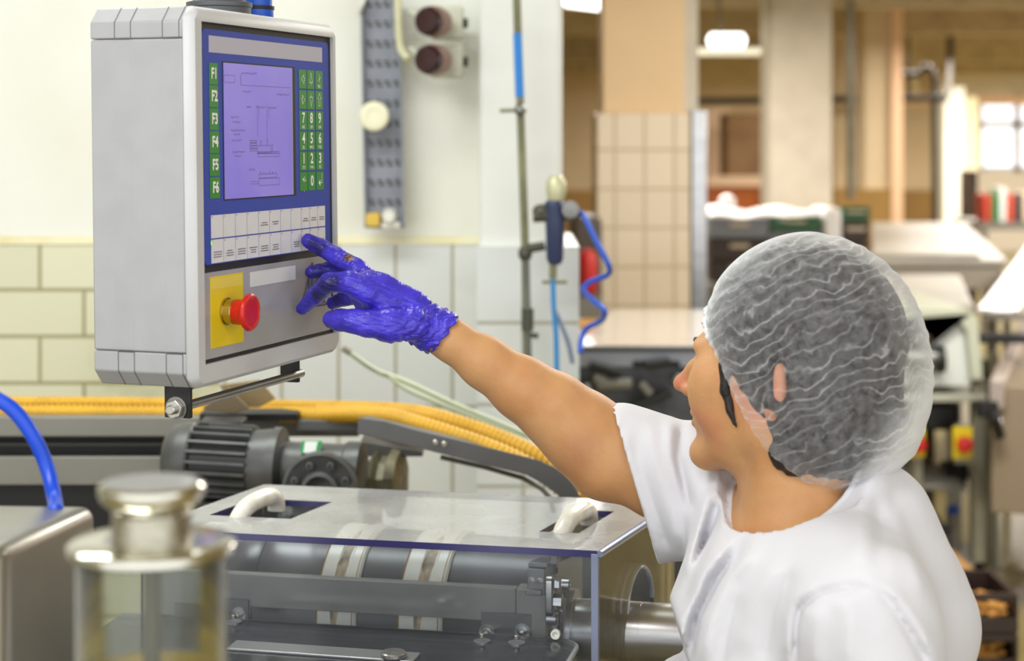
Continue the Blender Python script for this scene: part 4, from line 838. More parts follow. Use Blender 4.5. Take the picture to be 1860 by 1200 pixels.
# ------------------------------------------------------------------ stacked crates in the hall
m_crg = mat('grey_crate', (116, 118, 124), .5); m_crgr = mat('green_crate', (36, 84, 48), .5); m_crd = mat('brown_crate', (58, 38, 30), .5, var=.3, vscale=25); m_film = mat('white_film', (232, 228, 226), .35, bump=.3, bscale=12)
def crate(px0, px1, py0, py1, Y, m_, label, group, dep=None):
    a, c = P(px0, 0, Y).x, P(px1, 0, Y).x; z0, z1 = P(0, py1, Y).z, P(0, py0, Y).z; dep = dep or (c-a)*.8; t = .012
    r = thing('plastic_crate', Vector(((a+c)/2, Y+dep/2, z0)), label, 'crate', group)
    b = M().bb(a, c, Y, Y+t, z0, z1).bb(a, c, Y+dep-t, Y+dep, z0, z1).bb(a, a+t, Y+t, Y+dep-t, z0, z1).bb(c-t, c, Y+t, Y+dep-t, z0, z1).bb(a+t, c-t, Y+t, Y+dep-t, z0, z0+t)
    mk('crate_shell', b, m_, r, bevel=.003)
    h = (z1-z0); mk('rim', M().bb(a-.006, c+.006, Y-.008, Y+.004, z1-h*.16, z1), m_, r, bevel=.002)
    mk('hand_hold', M().bb((a+c)/2-.05, (a+c)/2+.05, Y-.010, Y-.004, z1-h*.42, z1-h*.22), mat('label_tan', (190, 176, 150), .6), r, bevel=.002)
    return r
crate(1290, 1396, 396, 432, 9, m_crg, 'grey plastic crate on top of the left stack beside the tiled pillar', 'crates stacked in the hall')
crate(1291, 1395, 434, 472, 9, m_crd, 'brown crate directly under the grey crate of the left stack', 'crates stacked in the hall')
crate(1291, 1395, 474, 512, 9, m_crd, 'brown crate lowest of the left stack behind the hairnet', 'crates stacked in the hall')
crate(1398, 1492, 393, 420, 9, m_crgr, 'green plastic crate with a pale tag, right of the grey crate', 'crates stacked in the hall')
crate(1398, 1492, 422, 460, 9, m_crg, 'grey crate under the green crate, just above the hairnet', 'crates stacked in the hall')
crate(1530, 1580, 376, 402, 9.3, m_crgr, 'small green crate topping the dark stack right of the white box', 'crates stacked in the hall')
crate(1531, 1579, 404, 440, 9.3, m_crd, 'dark brown crate under the small green crate', 'crates stacked in the hall')
crate(1531, 1579, 442, 480, 9.3, m_crd, 'dark brown crate lowest of the right stack', 'crates stacked in the hall')
tag(mk('white_box', M().bb(P(1496, 0, 9).x, P(1529, 0, 9).x, 9, 9.4, P(0, 511, 9).z, P(0, 378, 9).z), m_film, bevel=.02), 'tall white box between the green crates', 'box')
rows_ = []
rr = random.Random(9)
for j in range(10):
    rows_.append([P(1288+i*12, 392-8*math.sin(i*.9+j)*.5-(9 if 1 < j < 8 else 0)*(1+.6*math.sin(i*.7)), 9.0)+Y3*(j*.04) for i in range(18)])
b = M().sheet(rows_); fm = tag(mk('plastic_film', b, m_film, ang=180), 'crumpled white plastic film lying over the stacked crates', 'plastic film'); sd = fm.modifiers.new('thick', 'SOLIDIFY'); sd.thickness = .02
tag(mk('film_bundle', M().ell(P(1321, 368, 9.2), .045, .04, .045), m_film), 'small white bundle standing on the plastic film', 'bundle')
zc_ = P(0, 512, 9).z
tag(mk('pallet_table', M().bb(P(1280, 0, 9).x, P(1592, 0, 9).x, 8.98, 9.75, zc_-.05, zc_-.002).bb(P(1284, 0, 9).x, P(1300, 0, 9).x, 9, 9.1, 0, zc_-.05).bb(P(1570, 0, 9).x, P(1588, 0, 9).x, 9, 9.1, 0, zc_-.05), m_cb, bevel=.004), 'steel table carrying the stacked crates behind the woman\'s head', 'table')
# ------------------------------------------------------------------ long white tables to the right
m_wt = mat('white_table', (184, 180, 170), .4, var=.06, vscale=2); m_wts = mat('table_side', (184, 176, 164), .5)
def table(label, x0, x1, ya, yb, z, sk=.0, drop=.12):
    r = thing('work_table', Vector(((x0+x1)/2, (ya+yb)/2, 0)), label, 'table')
    mk('table_top', M().prism([(x0, ya, z), (x1, ya, z), (x1+sk, yb, z), (x0+sk, yb, z)], (0, 0, -.04)), m_wt, r, bevel=.012)
    mk('apron', M().prism([(x0+.02, ya+.03, z-.042), (x1-.02, ya+.03, z-.042), (x1+sk-.02, yb-.03, z-.042), (x0+sk+.02, yb-.03, z-.042)], (0, 0, -drop)), m_wts, r)
    for (x, y) in ((x0+.05, ya+.06), (x1-.09, ya+.06), (x0+sk+.05, yb-.1), (x1+sk-.09, yb-.1)): mk('table_leg', M().bb(x, x+.05, y, y+.05, 0, z-.04-drop), m_cb, r)
    return r
table('long white work table far right, the farther of two', P(1592, 0, 9.6).x, P(1840, 0, 9.6).x, 9.7, 13.9, 1.02, .85)
table('broad white work table far right, the nearer of two', P(1560, 0, 7.3).x, P(1770, 0, 7.3).x, 7.3, 8.9, 1.0, .35)
tag(mk('long_tray', M().bb(P(1600, 0, 9.5).x, P(1800, 0, 9.5).x, 9.72, 9.86, 1.021, 1.045), mat('grey_tray', (150, 146, 134), .4), bevel=.004), 'long grey tray along the seam of the two white tables', 'tray')
# clutter below the window
cl_cols = [(190, 62, 44), (52, 120, 66), (220, 222, 220), (200, 80, 50), (60, 60, 66), (210, 190, 160)]
rr = random.Random(11)
nm = ['red', 'green', 'white', 'orange-red', 'dark grey', 'tan']; pos = ['at the left end', 'second from the left', 'in the middle left', 'in the middle right', 'second from the right', 'at the right end']
zt3 = P(0, 405, 15).z
tag(mk('packing_bench', M().bb(P(1782, 0, 15).x, P(1960, 0, 15).x, 15, 16, zt3-.06, zt3).bb(P(1786, 0, 15).x, P(1794, 0, 15).x, 15, 15.1, 0, zt3-.06).bb(P(1930, 0, 15).x, P(1940, 0, 15).x, 15, 15.1, 0, zt3-.06), m_cb), 'bench below the bright window carrying coloured boxes', 'bench')
for i in range(6):
    x = 1788+i*14; h = 50+30*rr.random(); 
    tag(mk('carton', M().bb(P(x, 0, 15.2).x, P(x+12, 0, 15.2).x, 15.2, 15.5, zt3, zt3+h/FP*15.2*.8), mat('carton_%d' % i, cl_cols[i], .6), bevel=.01), '%s box on the bench below the bright window, %s' % (nm[i], pos[i]), 'box', 'boxes below the window')
tag(mk('dark_locker', M().bb(P(1758, 0, 17).x, P(1776, 0, 17).x, 17, 17.3, 0, P(0, 310, 17).z), mat('dark_locker', (80, 58, 44), .5, var=.4)), 'narrow dark locker in front of the pale yellow column', 'locker')
# ------------------------------------------------------------------ steel frame machine and conveyor at right
m_wp = mat('white_panel', (222, 226, 220), .4); m_fr = mat('frame_green_grey', (140, 138, 120), .45, .3, var=.1)
Yf = 6.4
fm_ = thing('packing_machine', Vector((P(1710, 0, Yf).x, Yf, 0)), 'steel-framed packing machine with a white hood and yellow stop plate behind the woman', 'machine')
def fx(px, Y=Yf): return P(px, 0, Y).x
def fz(py, Y=Yf): return P(0, py, Y).z
pr = [(1600, 700), (1600, 560), (1752, 560), (1766, 568), (1776, 582), (1786, 690), (1764, 690), (1756, 600), (1744, 584), (1600, 584)]
mk('hood_edge', M().prism([P(x, y, Yf-.02) for x, y in pr], (0, .7, 0)), mat('pale_green_grey', (196, 200, 180), .5), fm_, bevel=.004)
mk('hood', M().prism([P(x, y, Yf+.015) for x, y in [(1600, 700), (1600, 584), (1744, 584), (1756, 600), (1764, 700)]], (0, .02, 0)), m_wp, fm_)
for x0_, x1_, m_ in ((1768, 1790, m_fr), (1660, 1676, m_fr)): mk('frame_post', M().bb(fx(x0_), fx(x1_), Yf, Yf+.06, 0, fz(690)), m_, fm_, bevel=.003)
mk('frame_post', M().bb(fx(1786, Yf+.6), fx(1800, Yf+.6), Yf+.6, Yf+.66, 0, fz(690)), m_fr, fm_, bevel=.003); mk('frame_post', M().bb(fx(1655, Yf+.6), fx(1668, Yf+.6), Yf+.6, Yf+.66, 0, fz(690)), m_fr, fm_, bevel=.003)
mk('frame_deck', M().bb(fx(1600), fx(1790), Yf-.02, Yf+.66, fz(728), fz(716)), mat('deck_pale', (190, 190, 176), .4, .3), fm_, bevel=.003)
mk('frame_crossbar', M().bb(fx(1600), fx(1770), Yf+.2, Yf+.24, fz(688), fz(680)), m_fr, fm_)
mk('lower_shelf', M().bb(fx(1660), fx(1790), Yf, Yf+.6, fz(1036), fz(1020)), m_cb, fm_, bevel=.003)
mk('shelf', M().bb(fx(1676), fx(1768), Yf+.1, Yf+.6, fz(900), fz(890)), m_cb, fm_, bevel=.003)
mk('inner_box', M().bb(fx(1690), fx(1755), Yf+.1, Yf+.4, fz(790), fz(742)), m_motd, fm_, bevel=.01)
mk('inner_gear', M().lathe(P(1712, 860, Yf+.3), X3, [(0, .05), (.08, .05), (.08, .02), (.12, .02)], 20).ell(P(1740, 850, Yf+.3), .04, .05, .06), m_cbd, fm_)
mk('dark_back', M().bb(fx(1672), fx(1772), Yf+.62, Yf+.66, fz(1020), fz(735)), mat('dark_olive_back', (84, 80, 62), .6, var=.3, vscale=14), fm_)
mk('air_valve', M().lathe(P(1732, 1010, Yf+.2), Z3, [(0, .03), (.12, .022), (.14, .03), (.16, .03)], 16), m_steel_d, fm_); mk('blue_knob', M().lathe(P(1732, 938, Yf+.2), Z3, [(0, .026), (.04, .026), (.045, .02)], 16), mat('royal_blue', (40, 84, 170), .4), fm_)
mk('hose_bits', M().tube(curve3([P(1668, 950, Yf+.1), P(1690, 935, Yf+.1), P(1710, 960, Yf+.1), P(1725, 955, Yf+.1)], 5), .018, 8), m_cbd, fm_)
def estop(px, py, Y, w_, h_, ax, label):
    c = P(px, py, Y); A = (Vector((ax.y, -ax.x, 0)).normalized()*-1, ax, Z3)
    r = thing('stop_switch', c, label, 'stop switch', 'yellow stop switches in the hall')
    mk('switch_plate', M().box(c, w_, .006, h_, A), m_yellow, r, bevel=.002)
    mk('switch_button', M().lathe(c+ax*.006, ax, [(0, .016), (.02, .016), (.022, .029), (.034, .029), (.038, .02)], 20), m_red, r); return r
estop(1748, 804, Yf-.03, .035, .058, Vector((0, -1, 0)), 'yellow plate with a red stop button on the frame right of the hairnet')
estop(1664, 804, Yf-.007, .030, .052, Vector((0, -1, 0)), 'yellow stop plate half hidden behind the back of the hairnet')
estop(1840, 886, 7.6, .030, .048, Vector((.7, -.7, 0)).normalized(), 'small yellow and red stop switch at the right edge above the floor')
hd = fm_; mk('switch_bracket', M().bb(fx(1732), fx(1766), Yf-.022, Yf, fz(840), fz(770)), m_fr, fm_)
mk('spindle', M().cyl(P(1645, 650, Yf), P(1712, 650, Yf), .035, 16), m_steel_d, hd); mk('spindle_cap', M().cyl(P(1700, 652, Yf-.01), P(1714, 652, Yf-.01), .05, 16), m_motd, hd)
mk('dark_knob', M().ell(P(1668, 616, Yf), .055, .04, .03), mat('dark_brown_knob', (70, 58, 48), .4), hd); mk('arm_link', M().cyl(P(1650, 700, Yf), P(1700, 660, Yf), .02, 10), m_cb, hd)
# conveyor running away at the right, its bright side rails
cv2 = thing('side_conveyor', Vector((P(1800, 0, 7).x, 8, 0)), 'steel conveyor with bright side rails running away at the right edge', 'conveyor')
def rail(pa, ya, pb, yb, w_, h_, m_, nm='side_rail'):
    a = P(*pa, ya); c = P(*pb, yb); c.z = a.z; d = (c-a).normalized(); s_ = Vector((d.y, -d.x, 0))
    return mk(nm, M().prism([a, a+s_*w_, c+s_*w_, c], (0, 0, h_)), m_, cv2, bevel=.004)
m_rl = mat('polished_rail', (232, 232, 236), .22, .9)
rail((1774, 561), 7.15, (1880, 425), 12.6, .16, -.02, m_rl, 'top_rail')
rail((1797, 690), 6.2, (1905, 470), 11.5, .05, -.10, mat('pink_grey_rail', (190, 176, 168), .4, .4), 'side_rail')
rail((1800, 760), 6.2, (1925, 520), 11.5, .04, -.06, m_rl, 'side_rail')
rail((1800, 700), 6.25, (1905, 500), 11.0, .5, -.45, mat('machine_side', (150, 134, 112), .5, .2), 'side_panel')
for i, (x, y, Y) in enumerate(((1806, 1010, 6.9), (1828, 900, 8.1))): mk('conveyor_leg', M().bb(P(x, 0, Y).x, P(x+8, 0, Y).x, Y, Y+.06, 0, .85), m_fr, cv2)
for i in range(5):
    y0 = 6.8+i*.85; a = P(1774+i*22, 0, y0); mk('cross_bar', M().bb(a.x, a.x+.5, y0, y0+.12, .90, .93), [m_cbd, m_wt][i % 2], cv2)
mk('black_handle', M().tube([P(1812, 700, 6.3), P(1800, 738, 6.2), P(1806, 760, 6.15), P(1816, 790, 6.2)], .02, 8), m_black, cv2)
mk('handle_clamp', M().box(P(1792, 742, 6.2), .035, .03, .028), m_cbd, cv2, bevel=.004)
for x, y, m_ in ((1844, 690, m_red), (1842, 722, m_steel), (1840, 748, m_red), (1838, 776, m_steel), (1818, 810, m_steel), (1816, 860, m_cbd)): mk('side_button', M().lathe(P(x, y, 6.7), Vector((-.8, -.6, 0)), [(0, .014), (.04, .014), (.045, .008)], 12), m_, cv2)
# ------------------------------------------------------------------ crates of cookies on the floor
m_choc = mat('dark_brown_plastic', (54, 38, 34), .45, var=.15); m_cook = mat('golden_cookie', (204, 150, 66), .7, vscale=30, col2=(160, 100, 40), bump=.6, bscale=90)
Yk = 5.25
def bigcrate(px0, px1, py0, py1, Y, label):
    a, c = P(px0, 0, Y).x, P(px1, 0, Y).x; z0, z1 = P(0, py1, Y).z, P(0, py0, Y).z; dep = .30; t = .014
    r = thing('cookie_crate', Vector(((a+c)/2, Y+dep/2, z0)), label, 'crate', 'brown crates of cookies')
    zf = z1-(z1-z0)*.62
    b = M().bb(a, c, Y, Y+t, z0, zf).bb(a, c, Y+dep-t, Y+dep, z0, z1).bb(a, a+t, Y+t, Y+dep-t, z0, z1).bb(c-t, c, Y+t, Y+dep-t, z0, z1).bb(a+t, c-t, Y+t, Y+dep-t, z0, z0+t).bb(a, c, Y, Y+t, z1-.022, z1)
    for k in range(3): x = a+(c-a)*k/2; b.bb(max(a, x-.012), min(c, x+.012), Y, Y+t, zf, z1-.02)
    mk('crate_shell', b, m_choc, r, bevel=.003); return r, a, c, z0, z1
cookie = tag(mk('cookie', M().lathe((0, 0, 0), Z3, [(0, .014), (.003, .019), (.010, .018), (.014, .010), (.0145, 0)], 14, cap=False), m_cook, ang=180), 'golden cookie in the upper brown crate', 'cookie', 'cookies in the brown crates')
rr = random.Random(21); firstc = True
for (y0_, y1_, wh_) in ((1078, 1150, 'upper'), (1152, 1224, 'lower')):
    r, a, c, z0, z1 = bigcrate(1600, 1850, y0_, y1_, Yk, 'dark brown slotted crate of cookies on the floor, the %s of two in view' % wh_)
    for iy in range(3):
        for ix in range(9):
            for iz in range(2):
                o = cookie if firstc else cookie.copy()
                if not firstc: COL.objects.link(o)
                firstc = False
                o.location = (a+.16+ix*.026+rr.uniform(-.006, .006), Yk+.045+iy*.06+rr.uniform(-.01, .01)+iz*.01, z0+.04+iz*.02+rr.uniform(0, .006))
                o.rotation_euler = (rr.uniform(-.5, .7), rr.uniform(-.5, .5), rr.uniform(0, 6))
                o['label'] = 'golden cookie in the %s brown crate' % wh_; o['group'] = 'cookies in the %s crate' % wh_
zz = P(0, 1226, Yk).z
bigcrate(1600, 1850, 1226, 1282, Yk, 'dark brown slotted crate at the bottom of the cookie stack')
tag(mk('cardboard_box', M().bb(P(1640, 0, 6.0).x, P(1772, 0, 6.0).x, 6.0, 6.3, 0, P(0, 1035, 6.0).z), mat('cardboard', (196, 148, 88), .8), bevel=.004), 'orange-brown cardboard box on the floor behind the cookie crates', 'box')
# ------------------------------------------------------------------ the woman
class Sdf:
    """smooth-blended solid on a grid, turned into one continuous mesh by surface nets"""
    def __init__(s, lo, hi, h):
        s.h = h; s.lo = np.array(lo, float); n = [int(math.ceil((hi[i]-lo[i])/h))+1 for i in range(3)]
        s.ax = [(s.lo[i]+np.arange(n[i])*h).astype(np.float32) for i in range(3)]; s.F = np.full(n, 1., np.float32)
    def sl(s, lo, hi):
        r = []
        for i in range(3):
            a = int(max(0, math.floor((lo[i]-s.lo[i])/s.h))); b = int(min(len(s.ax[i]), math.ceil((hi[i]-s.lo[i])/s.h)+1))
            if b <= a: return None
            r.append(slice(a, b))
        return tuple(r)
    def grid(s, q): return s.ax[0][q[0]][:, None, None], s.ax[1][q[1]][None, :, None], s.ax[2][q[2]][None, None, :]
    def put(s, q, d, k, op):
        f = s.F[q]
        if op == 'add':
            h = np.maximum(k-np.abs(f-d), 0)/max(k, 1e-6); s.F[q] = np.minimum(f, d)-h*h*k*.25
        else:
            h = np.maximum(k-np.abs(f+d), 0)/max(k, 1e-6); s.F[q] = np.maximum(f, -d)+h*h*k*.25
    def cone(s, a, b, ra, rb, k=.01, op='add', flat=None):
        a = np.array(a, float); b = np.array(b, float); m = max(ra, rb)+k+.012
        q = s.sl(np.minimum(a, b)-m, np.maximum(a, b)+m)
        if q is None: return s
        X, Y, Z = s.grid(q); d = b-a; L = max(float(d@d), 1e-12)
        t = np.clip(((X-a[0])*d[0]+(Y-a[1])*d[1]+(Z-a[2])*d[2])/L, 0, 1)
        ex, ey, ez = X-a[0]-t*d[0], Y-a[1]-t*d[1], Z-a[2]-t*d[2]
        if flat:
            n, f = np.array(flat[0], float), flat[1]; n /= np.linalg.norm(n); c = (ex*n[0]+ey*n[1]+ez*n[2])*(1/f-1)
            ex, ey, ez = ex+c*n[0], ey+c*n[1], ez+c*n[2]
        s.put(q, (np.sqrt(ex*ex+ey*ey+ez*ez)-(ra+(rb-ra)*t)).astype(np.float32), k, op); return s
    def chain(s, pts, k=.01, flat=None):
        for (a, ra), (b, rb) in zip(pts, pts[1:]): s.cone(a, b, ra, rb, k, 'add', flat)
        return s
    def ell(s, c, r, A=None, k=.01, op='add'):
        A = A or (X3, Y3, Z3); m = max(r)+k+.012; c = np.array(c, float); q = s.sl(c-m, c+m)
        if q is None: return s
        X, Y, Z = s.grid(q); k0 = 0; k1 = 0
        for a, rr_ in zip(A, r):
            u = ((X-c[0])*a[0]+(Y-c[1])*a[1]+(Z-c[2])*a[2])/rr_; k0 = k0+u*u; k1 = k1+(u/rr_)**2
        k0 = np.sqrt(k0); k1 = np.sqrt(k1)+1e-9
        s.put(q, (k0*(k0-1)/k1).astype(np.float32), k, op); return s
    def plane(s, p, n, k=.0):               # keeps the side the normal points away from
        n = Vector(n).normalized(); X, Y, Z = s.grid((slice(None),)*3)
        d = ((X-p[0])*n[0]+(Y-p[1])*n[1]+(Z-p[2])*n[2]).astype(np.float32); s.F = np.maximum(s.F, d); return s
    def px(s):                               # image coordinates of every grid point, used to lay folds on the near side
        X, Y, Z = s.grid((slice(None),)*3); return 930+X/Y*FP, 247+(CZ-Z)/Y*FP
    def fold(s, pts, amp, w, ymax=None):     # raises (amp>0) or presses (amp<0) a soft ridge along a polyline
        pts = [np.array(p, float) for p in pts]
        for a, b in zip(pts, pts[1:]):
            m = w*3; q = s.sl(np.minimum(a, b)-m, np.maximum(a, b)+m)
            if q is None: continue
            X, Y, Z = s.grid(q); d = b-a; L = max(float(d@d), 1e-12)
            t = np.clip(((X-a[0])*d[0]+(Y-a[1])*d[1]+(Z-a[2])*d[2])/L, 0, 1)
            r2 = (X-a[0]-t*d[0])**2+(Y-a[1]-t*d[1])**2+(Z-a[2]-t*d[2])**2
            s.F[q] -= (amp*np.exp(-r2/(w*w))).astype(np.float32)*.8
        return s
    def fold2(s, folds, y0, y1):             # folds given in image coordinates, pressed into the side facing the camera
        I = np.argwhere(np.abs(s.F) < .035); I = I[(s.ax[1][I[:, 1]] < y1)]
        x, y, z = s.ax[0][I[:, 0]], s.ax[1][I[:, 1]], s.ax[2][I[:, 2]]; u = 930+x/y*FP; v = 247+(CZ-z)/y*FP
        msk = np.clip((y1-y)/(y1-y0), 0, 1); D = np.zeros(len(I))
        for pts, amp, w in folds:
            best = np.full(len(I), 1e9); tt = np.zeros(len(I)); n = len(pts)-1
            for k in range(n):
                (ax_, ay_), (bx_, by_) = pts[k][:2], pts[k+1][:2]; dx, dy = bx_-ax_, by_-ay_; L = max(dx*dx+dy*dy, 1e-6)
                t = np.clip(((u-ax_)*dx+(v-ay_)*dy)/L, 0, 1); d2 = (u-ax_-t*dx)**2+(v-ay_-t*dy)**2; m = d2 < best; best[m] = d2[m]; tt[m] = (k+t[m])/n
            D += amp*np.exp(-best/(w*w))*np.clip(np.minimum(tt, 1-tt)*6+.15, 0, 1)
        s.F[I[:, 0], I[:, 1], I[:, 2]] -= (D*msk).astype(np.float32); return s
    def mesh(s):
        F = s.F; n = F.shape; ins = F < 0; cnt = np.zeros([m-1 for m in n], np.int8)
        for i in (0, 1):
            for j in (0, 1):
                for k in (0, 1): cnt += ins[i:n[0]-1+i, j:n[1]-1+j, k:n[2]-1+k]
        act = (cnt > 0) & (cnt < 8); I = np.argwhere(act); idx = np.full(act.shape, -1, np.int64); idx[act] = np.arange(len(I))
        acc = np.zeros((len(I), 3)); num = np.zeros(len(I))
        C = [(i, j, k) for i in (0, 1) for j in (0, 1) for k in (0, 1)]
        for a in C:
            for x in range(3):
                if a[x]: continue
                b = list(a); b[x] = 1
                fa = F[I[:, 0]+a[0], I[:, 1]+a[1], I[:, 2]+a[2]]; fb = F[I[:, 0]+b[0], I[:, 1]+b[1], I[:, 2]+b[2]]
                m = (fa < 0) != (fb < 0); t = np.where(m, fa/np.where(m, fa-fb, 1), 0)
                p = np.repeat(np.array(a, float)[None], len(I), 0); p[:, x] += t
                acc[m] += p[m]; num[m] += 1
        V = (I+acc/num[:, None])*s.h+s.lo; Q_ = []
        for x in range(3):
            y, z = (x+1) % 3, (x+2) % 3; sa = [slice(None)]*3; sb = [slice(None)]*3; sa[x] = slice(0, n[x]-1); sb[x] = slice(1, n[x])
            A, B = ins[tuple(sa)], ins[tuple(sb)]; E_ = np.argwhere(A != B)
            ok = (E_[:, y] > 0) & (E_[:, z] > 0) & (E_[:, y] < n[y]-1) & (E_[:, z] < n[z]-1); E_ = E_[ok]; fl = A[E_[:, 0], E_[:, 1], E_[:, 2]]
            q = []
            for dy, dz in ((-1, -1), (0, -1), (0, 0), (-1, 0)):
                c = E_.copy(); c[:, y] += dy; c[:, z] += dz; q.append(idx[c[:, 0], c[:, 1], c[:, 2]])
            q = np.stack(q, 1); q[~fl] = q[~fl][:, ::-1]; Q_.append(q)
        return V, np.concatenate(Q_)
def mk_sdf(name, s, mt, parent, smooth_it=2, thick=None):
    V, Qd = s.mesh(); lo, hi = V.min(0), V.max(0); c = Vector(((lo[0]+hi[0])/2, (lo[1]+hi[1])/2, lo[2])); V = V-np.array(c)
    me = bpy.data.meshes.new(name); me.vertices.add(len(V)); me.vertices.foreach_set('co', V.astype(np.float32).ravel())
    me.loops.add(Qd.size); me.loops.foreach_set('vertex_index', Qd.astype(np.int32).ravel())
    me.polygons.add(len(Qd)); me.polygons.foreach_set('loop_start', np.arange(0, Qd.size, 4, dtype=np.int32)); me.polygons.foreach_set('loop_total', np.full(len(Qd), 4, np.int32))
    me.update(calc_edges=True); me.validate(); print(name, len(V))
    o = link(name, me, mt, parent, c, True, 180)
    if smooth_it: md = o.modifiers.new('smooth', 'SMOOTH'); md.factor = .5; md.iterations = smooth_it
    return o
def spots(m, items):                         # stains at fixed places: (point, radius, colour, softness, strength)
    nt = m.node_tree; b = nt.nodes['Principled BSDF']; src = b.inputs['Base Color'].links[0].from_socket
    g = nt.nodes.new('ShaderNodeNewGeometry'); n = nt.nodes.new('ShaderNodeTexNoise'); n.inputs['Scale'].default_value = 130; nt.links.new(g.outputs['Position'], n.inputs[0])
    for p, r, col, soft, st in items:
        d = nt.nodes.new('ShaderNodeVectorMath'); d.operation = 'DISTANCE'; d.inputs[1].default_value = tuple(p); nt.links.new(g.outputs['Position'], d.inputs[0])
        a = nt.nodes.new('ShaderNodeMath'); a.operation = 'MULTIPLY_ADD'; a.inputs[1].default_value = r*.9; nt.links.new(n.outputs[0], a.inputs[0]); nt.links.new(d.outputs['Value'], a.inputs[2])
        mr = nt.nodes.new('ShaderNodeMapRange'); mr.interpolation_type = 'SMOOTHSTEP'; mr.inputs[1].default_value = r*(1.45+soft); mr.inputs[2].default_value = r*(1.45-soft); mr.inputs[3].default_value = 0; mr.inputs[4].default_value = st
        nt.links.new(a.outputs[0], mr.inputs[0]); mx = nt.nodes.new('ShaderNodeMix'); mx.data_type = 'RGBA'; mx.inputs[7].default_value = rgb(col)
        nt.links.new(mr.outputs[0], mx.inputs[0]); nt.links.new(src, mx.inputs[6]); src = mx.outputs[2]
    nt.links.new(src, b.inputs['Base Color'])
# head frame: f forward, l towards her left, u up; origin midway between the ears
ya = math.radians(35)
HF = Vector((-math.cos(ya), math.sin(ya), 0)); HL = Vector((-math.sin(ya), -math.cos(ya), 0)); HU = Vector((0, 0, 1))
pt = math.radians(2); HF, HU = (HF*math.cos(pt)+HU*math.sin(pt)), (HU*math.cos(pt)-HF*math.sin(pt))
HC = Vector((.2865, 1.869, 1.444)); HA = (HF, HL, HU)
def H(f, l, u): return HC+HF*f+HL*l+HU*u
LS, RS_ = Vector((.335, 1.675, 1.245)), Vector((.232, 2.00, 1.298))     # shoulder joints, left one near the camera
BR = (RS_-LS).normalized(); BF = Z3.cross(BR).normalized(); BAx = (BF, BR, Z3)
CC = Vector((.300, 1.85, 1.20))
EL, WR = P(1052, 782, 2.04), P(800, 606, 2.02)
px_m = lambda n, Y=2.03: n/FP*Y
def hand(s, g, k=.004, cuff=False):          # right hand; g grows it for the glove
    pal = P(718, 560, 2.01)
    fn = Vector((.1, -1, .25))
    s.cone(P(690, 540, 2.01), P(742, 570, 2.012), .0275+g, .0265+g, .012, flat=((0, 1, 0), .62))
    s.cone(P(664, 524, 2.01), P(700, 556, 2.01), .0190+g, .0240+g, .012, flat=((0, 1, 0), .70))
    s.cone(P(742, 572, 2.012), P(790, 600, 2.018), .0245+g, .0215+g, .015, flat=((0, 1, 0), .8))
    s.cone(P(700, 548, 1.998), P(640, 514, 1.994), .0150+g, .0120+g, .016); s.cone(P(712, 548, 2.02), P(650, 492, 2.035), .0150+g, .0120+g, .014)
    # raised middle finger pressing the key, its tip on the panel face
    t1 = Q(*F3(560, 437, .0095)); s.chain([(P(668, 512, 2.03), .0130+g), (P(646, 488, 2.035), .0118+g), (P(612, 466, 2.045), .0100+g), (P(582, 449, 2.058), .0094+g), (t1, .0082+g)], k)
    # index finger bent downwards, nearest the camera
    t2 = Q(*F3(549, 560, .0110)); s.chain([(P(668, 532, 1.990), .0135+g), (P(634, 512, 1.992), .0120+g), (P(598, 513, 2.000), .0108+g), (P(572, 538, 2.022), .0094+g), (t2, .0070+g)], k)
    # ring finger behind, pointing at the panel, and little finger below it
    t3 = Q(*F3(566, 494, .0090)); s.chain([(P(668, 516, 2.05), .0120+g), (P(632, 496, 2.068), .0102+g), (P(600, 489, 2.078), .0092+g), (t3, .0076+g)], k)
    s.chain([(P(680, 540, 2.055), .0110+g), (P(650, 538, 2.078), .0095+g), (P(624, 542, 2.090), .0086+g), (P(604, 550, 2.098), .0070+g)], k)
    # thumb from the side of the palm
    s.chain([(P(752, 588, 1.995), .0190+g), (P(706, 590, 1.985), .0185+g), (P(668, 587, 1.975), .0142+g), (P(640, 583, 1.975), .0122+g), (P(618, 581, 1.982), .0112+g), (P(602, 580, 1.990), .0096+g)], k+.003)
def F3(px, py, d): s_, h_ = F(px, py, d); return s_, d, h_
woman = thing('person', Vector((.31, 1.84, 0)), 'woman in a white T-shirt, hairnet and violet glove reaching out to press a panel key', 'person')
# ---- body: head, neck, torso and arms in one surface
s = Sdf((-.262, 1.56, .81), (.47, 2.17, 1.60), .0032)
s.ell(H(-.018, 0, .040), (.094, .074, .088), HA, .01)
s.ell(H(.030, 0, -.012), (.062, .060, .084), HA, .03)
for g_ in (1, -1):
    s.cone(H(-.004, .050*g_, -.044), H(.078, .014*g_, -.090), .020, .016, .030)
    s.ell(H(.052, .041*g_, -.018), (.035, .027, .038), HA, .022)
    s.ell(H(.046, .050*g_, -.004), (.026, .016, .016), HA, .02)
    s.ell(H(.076, .022*g_, .030), (.014, .026, .010), HA, .014)
    s.ell(H(.094, .031*g_, .010), (.013, .015, .010), HA, .010, 'sub')
    s.ell(H(.077, .031*g_, .009), (.0135, .0135, .0125), HA, .002)
    s.ell(H(.105, .0115*g_, -.025), (.010, .0065, .0068), HA, .006)
    # ears
    er = (HF*.94+HL*g_*-.34*-1, HL*g_, HU)
    s.ell(H(-.024, .0745*g_, .004), (.018, .0060, .030), HA, .004)
    s.ell(H(-.019, .081*g_, .008), (.010, .0045, .018), HA, .005, 'sub')
s.ell(H(.072, 0, -.048), (.028, .031, .030), HA, .014)
s.ell(H(.090, 0, -.092), (.015, .017, .014), HA, .014)
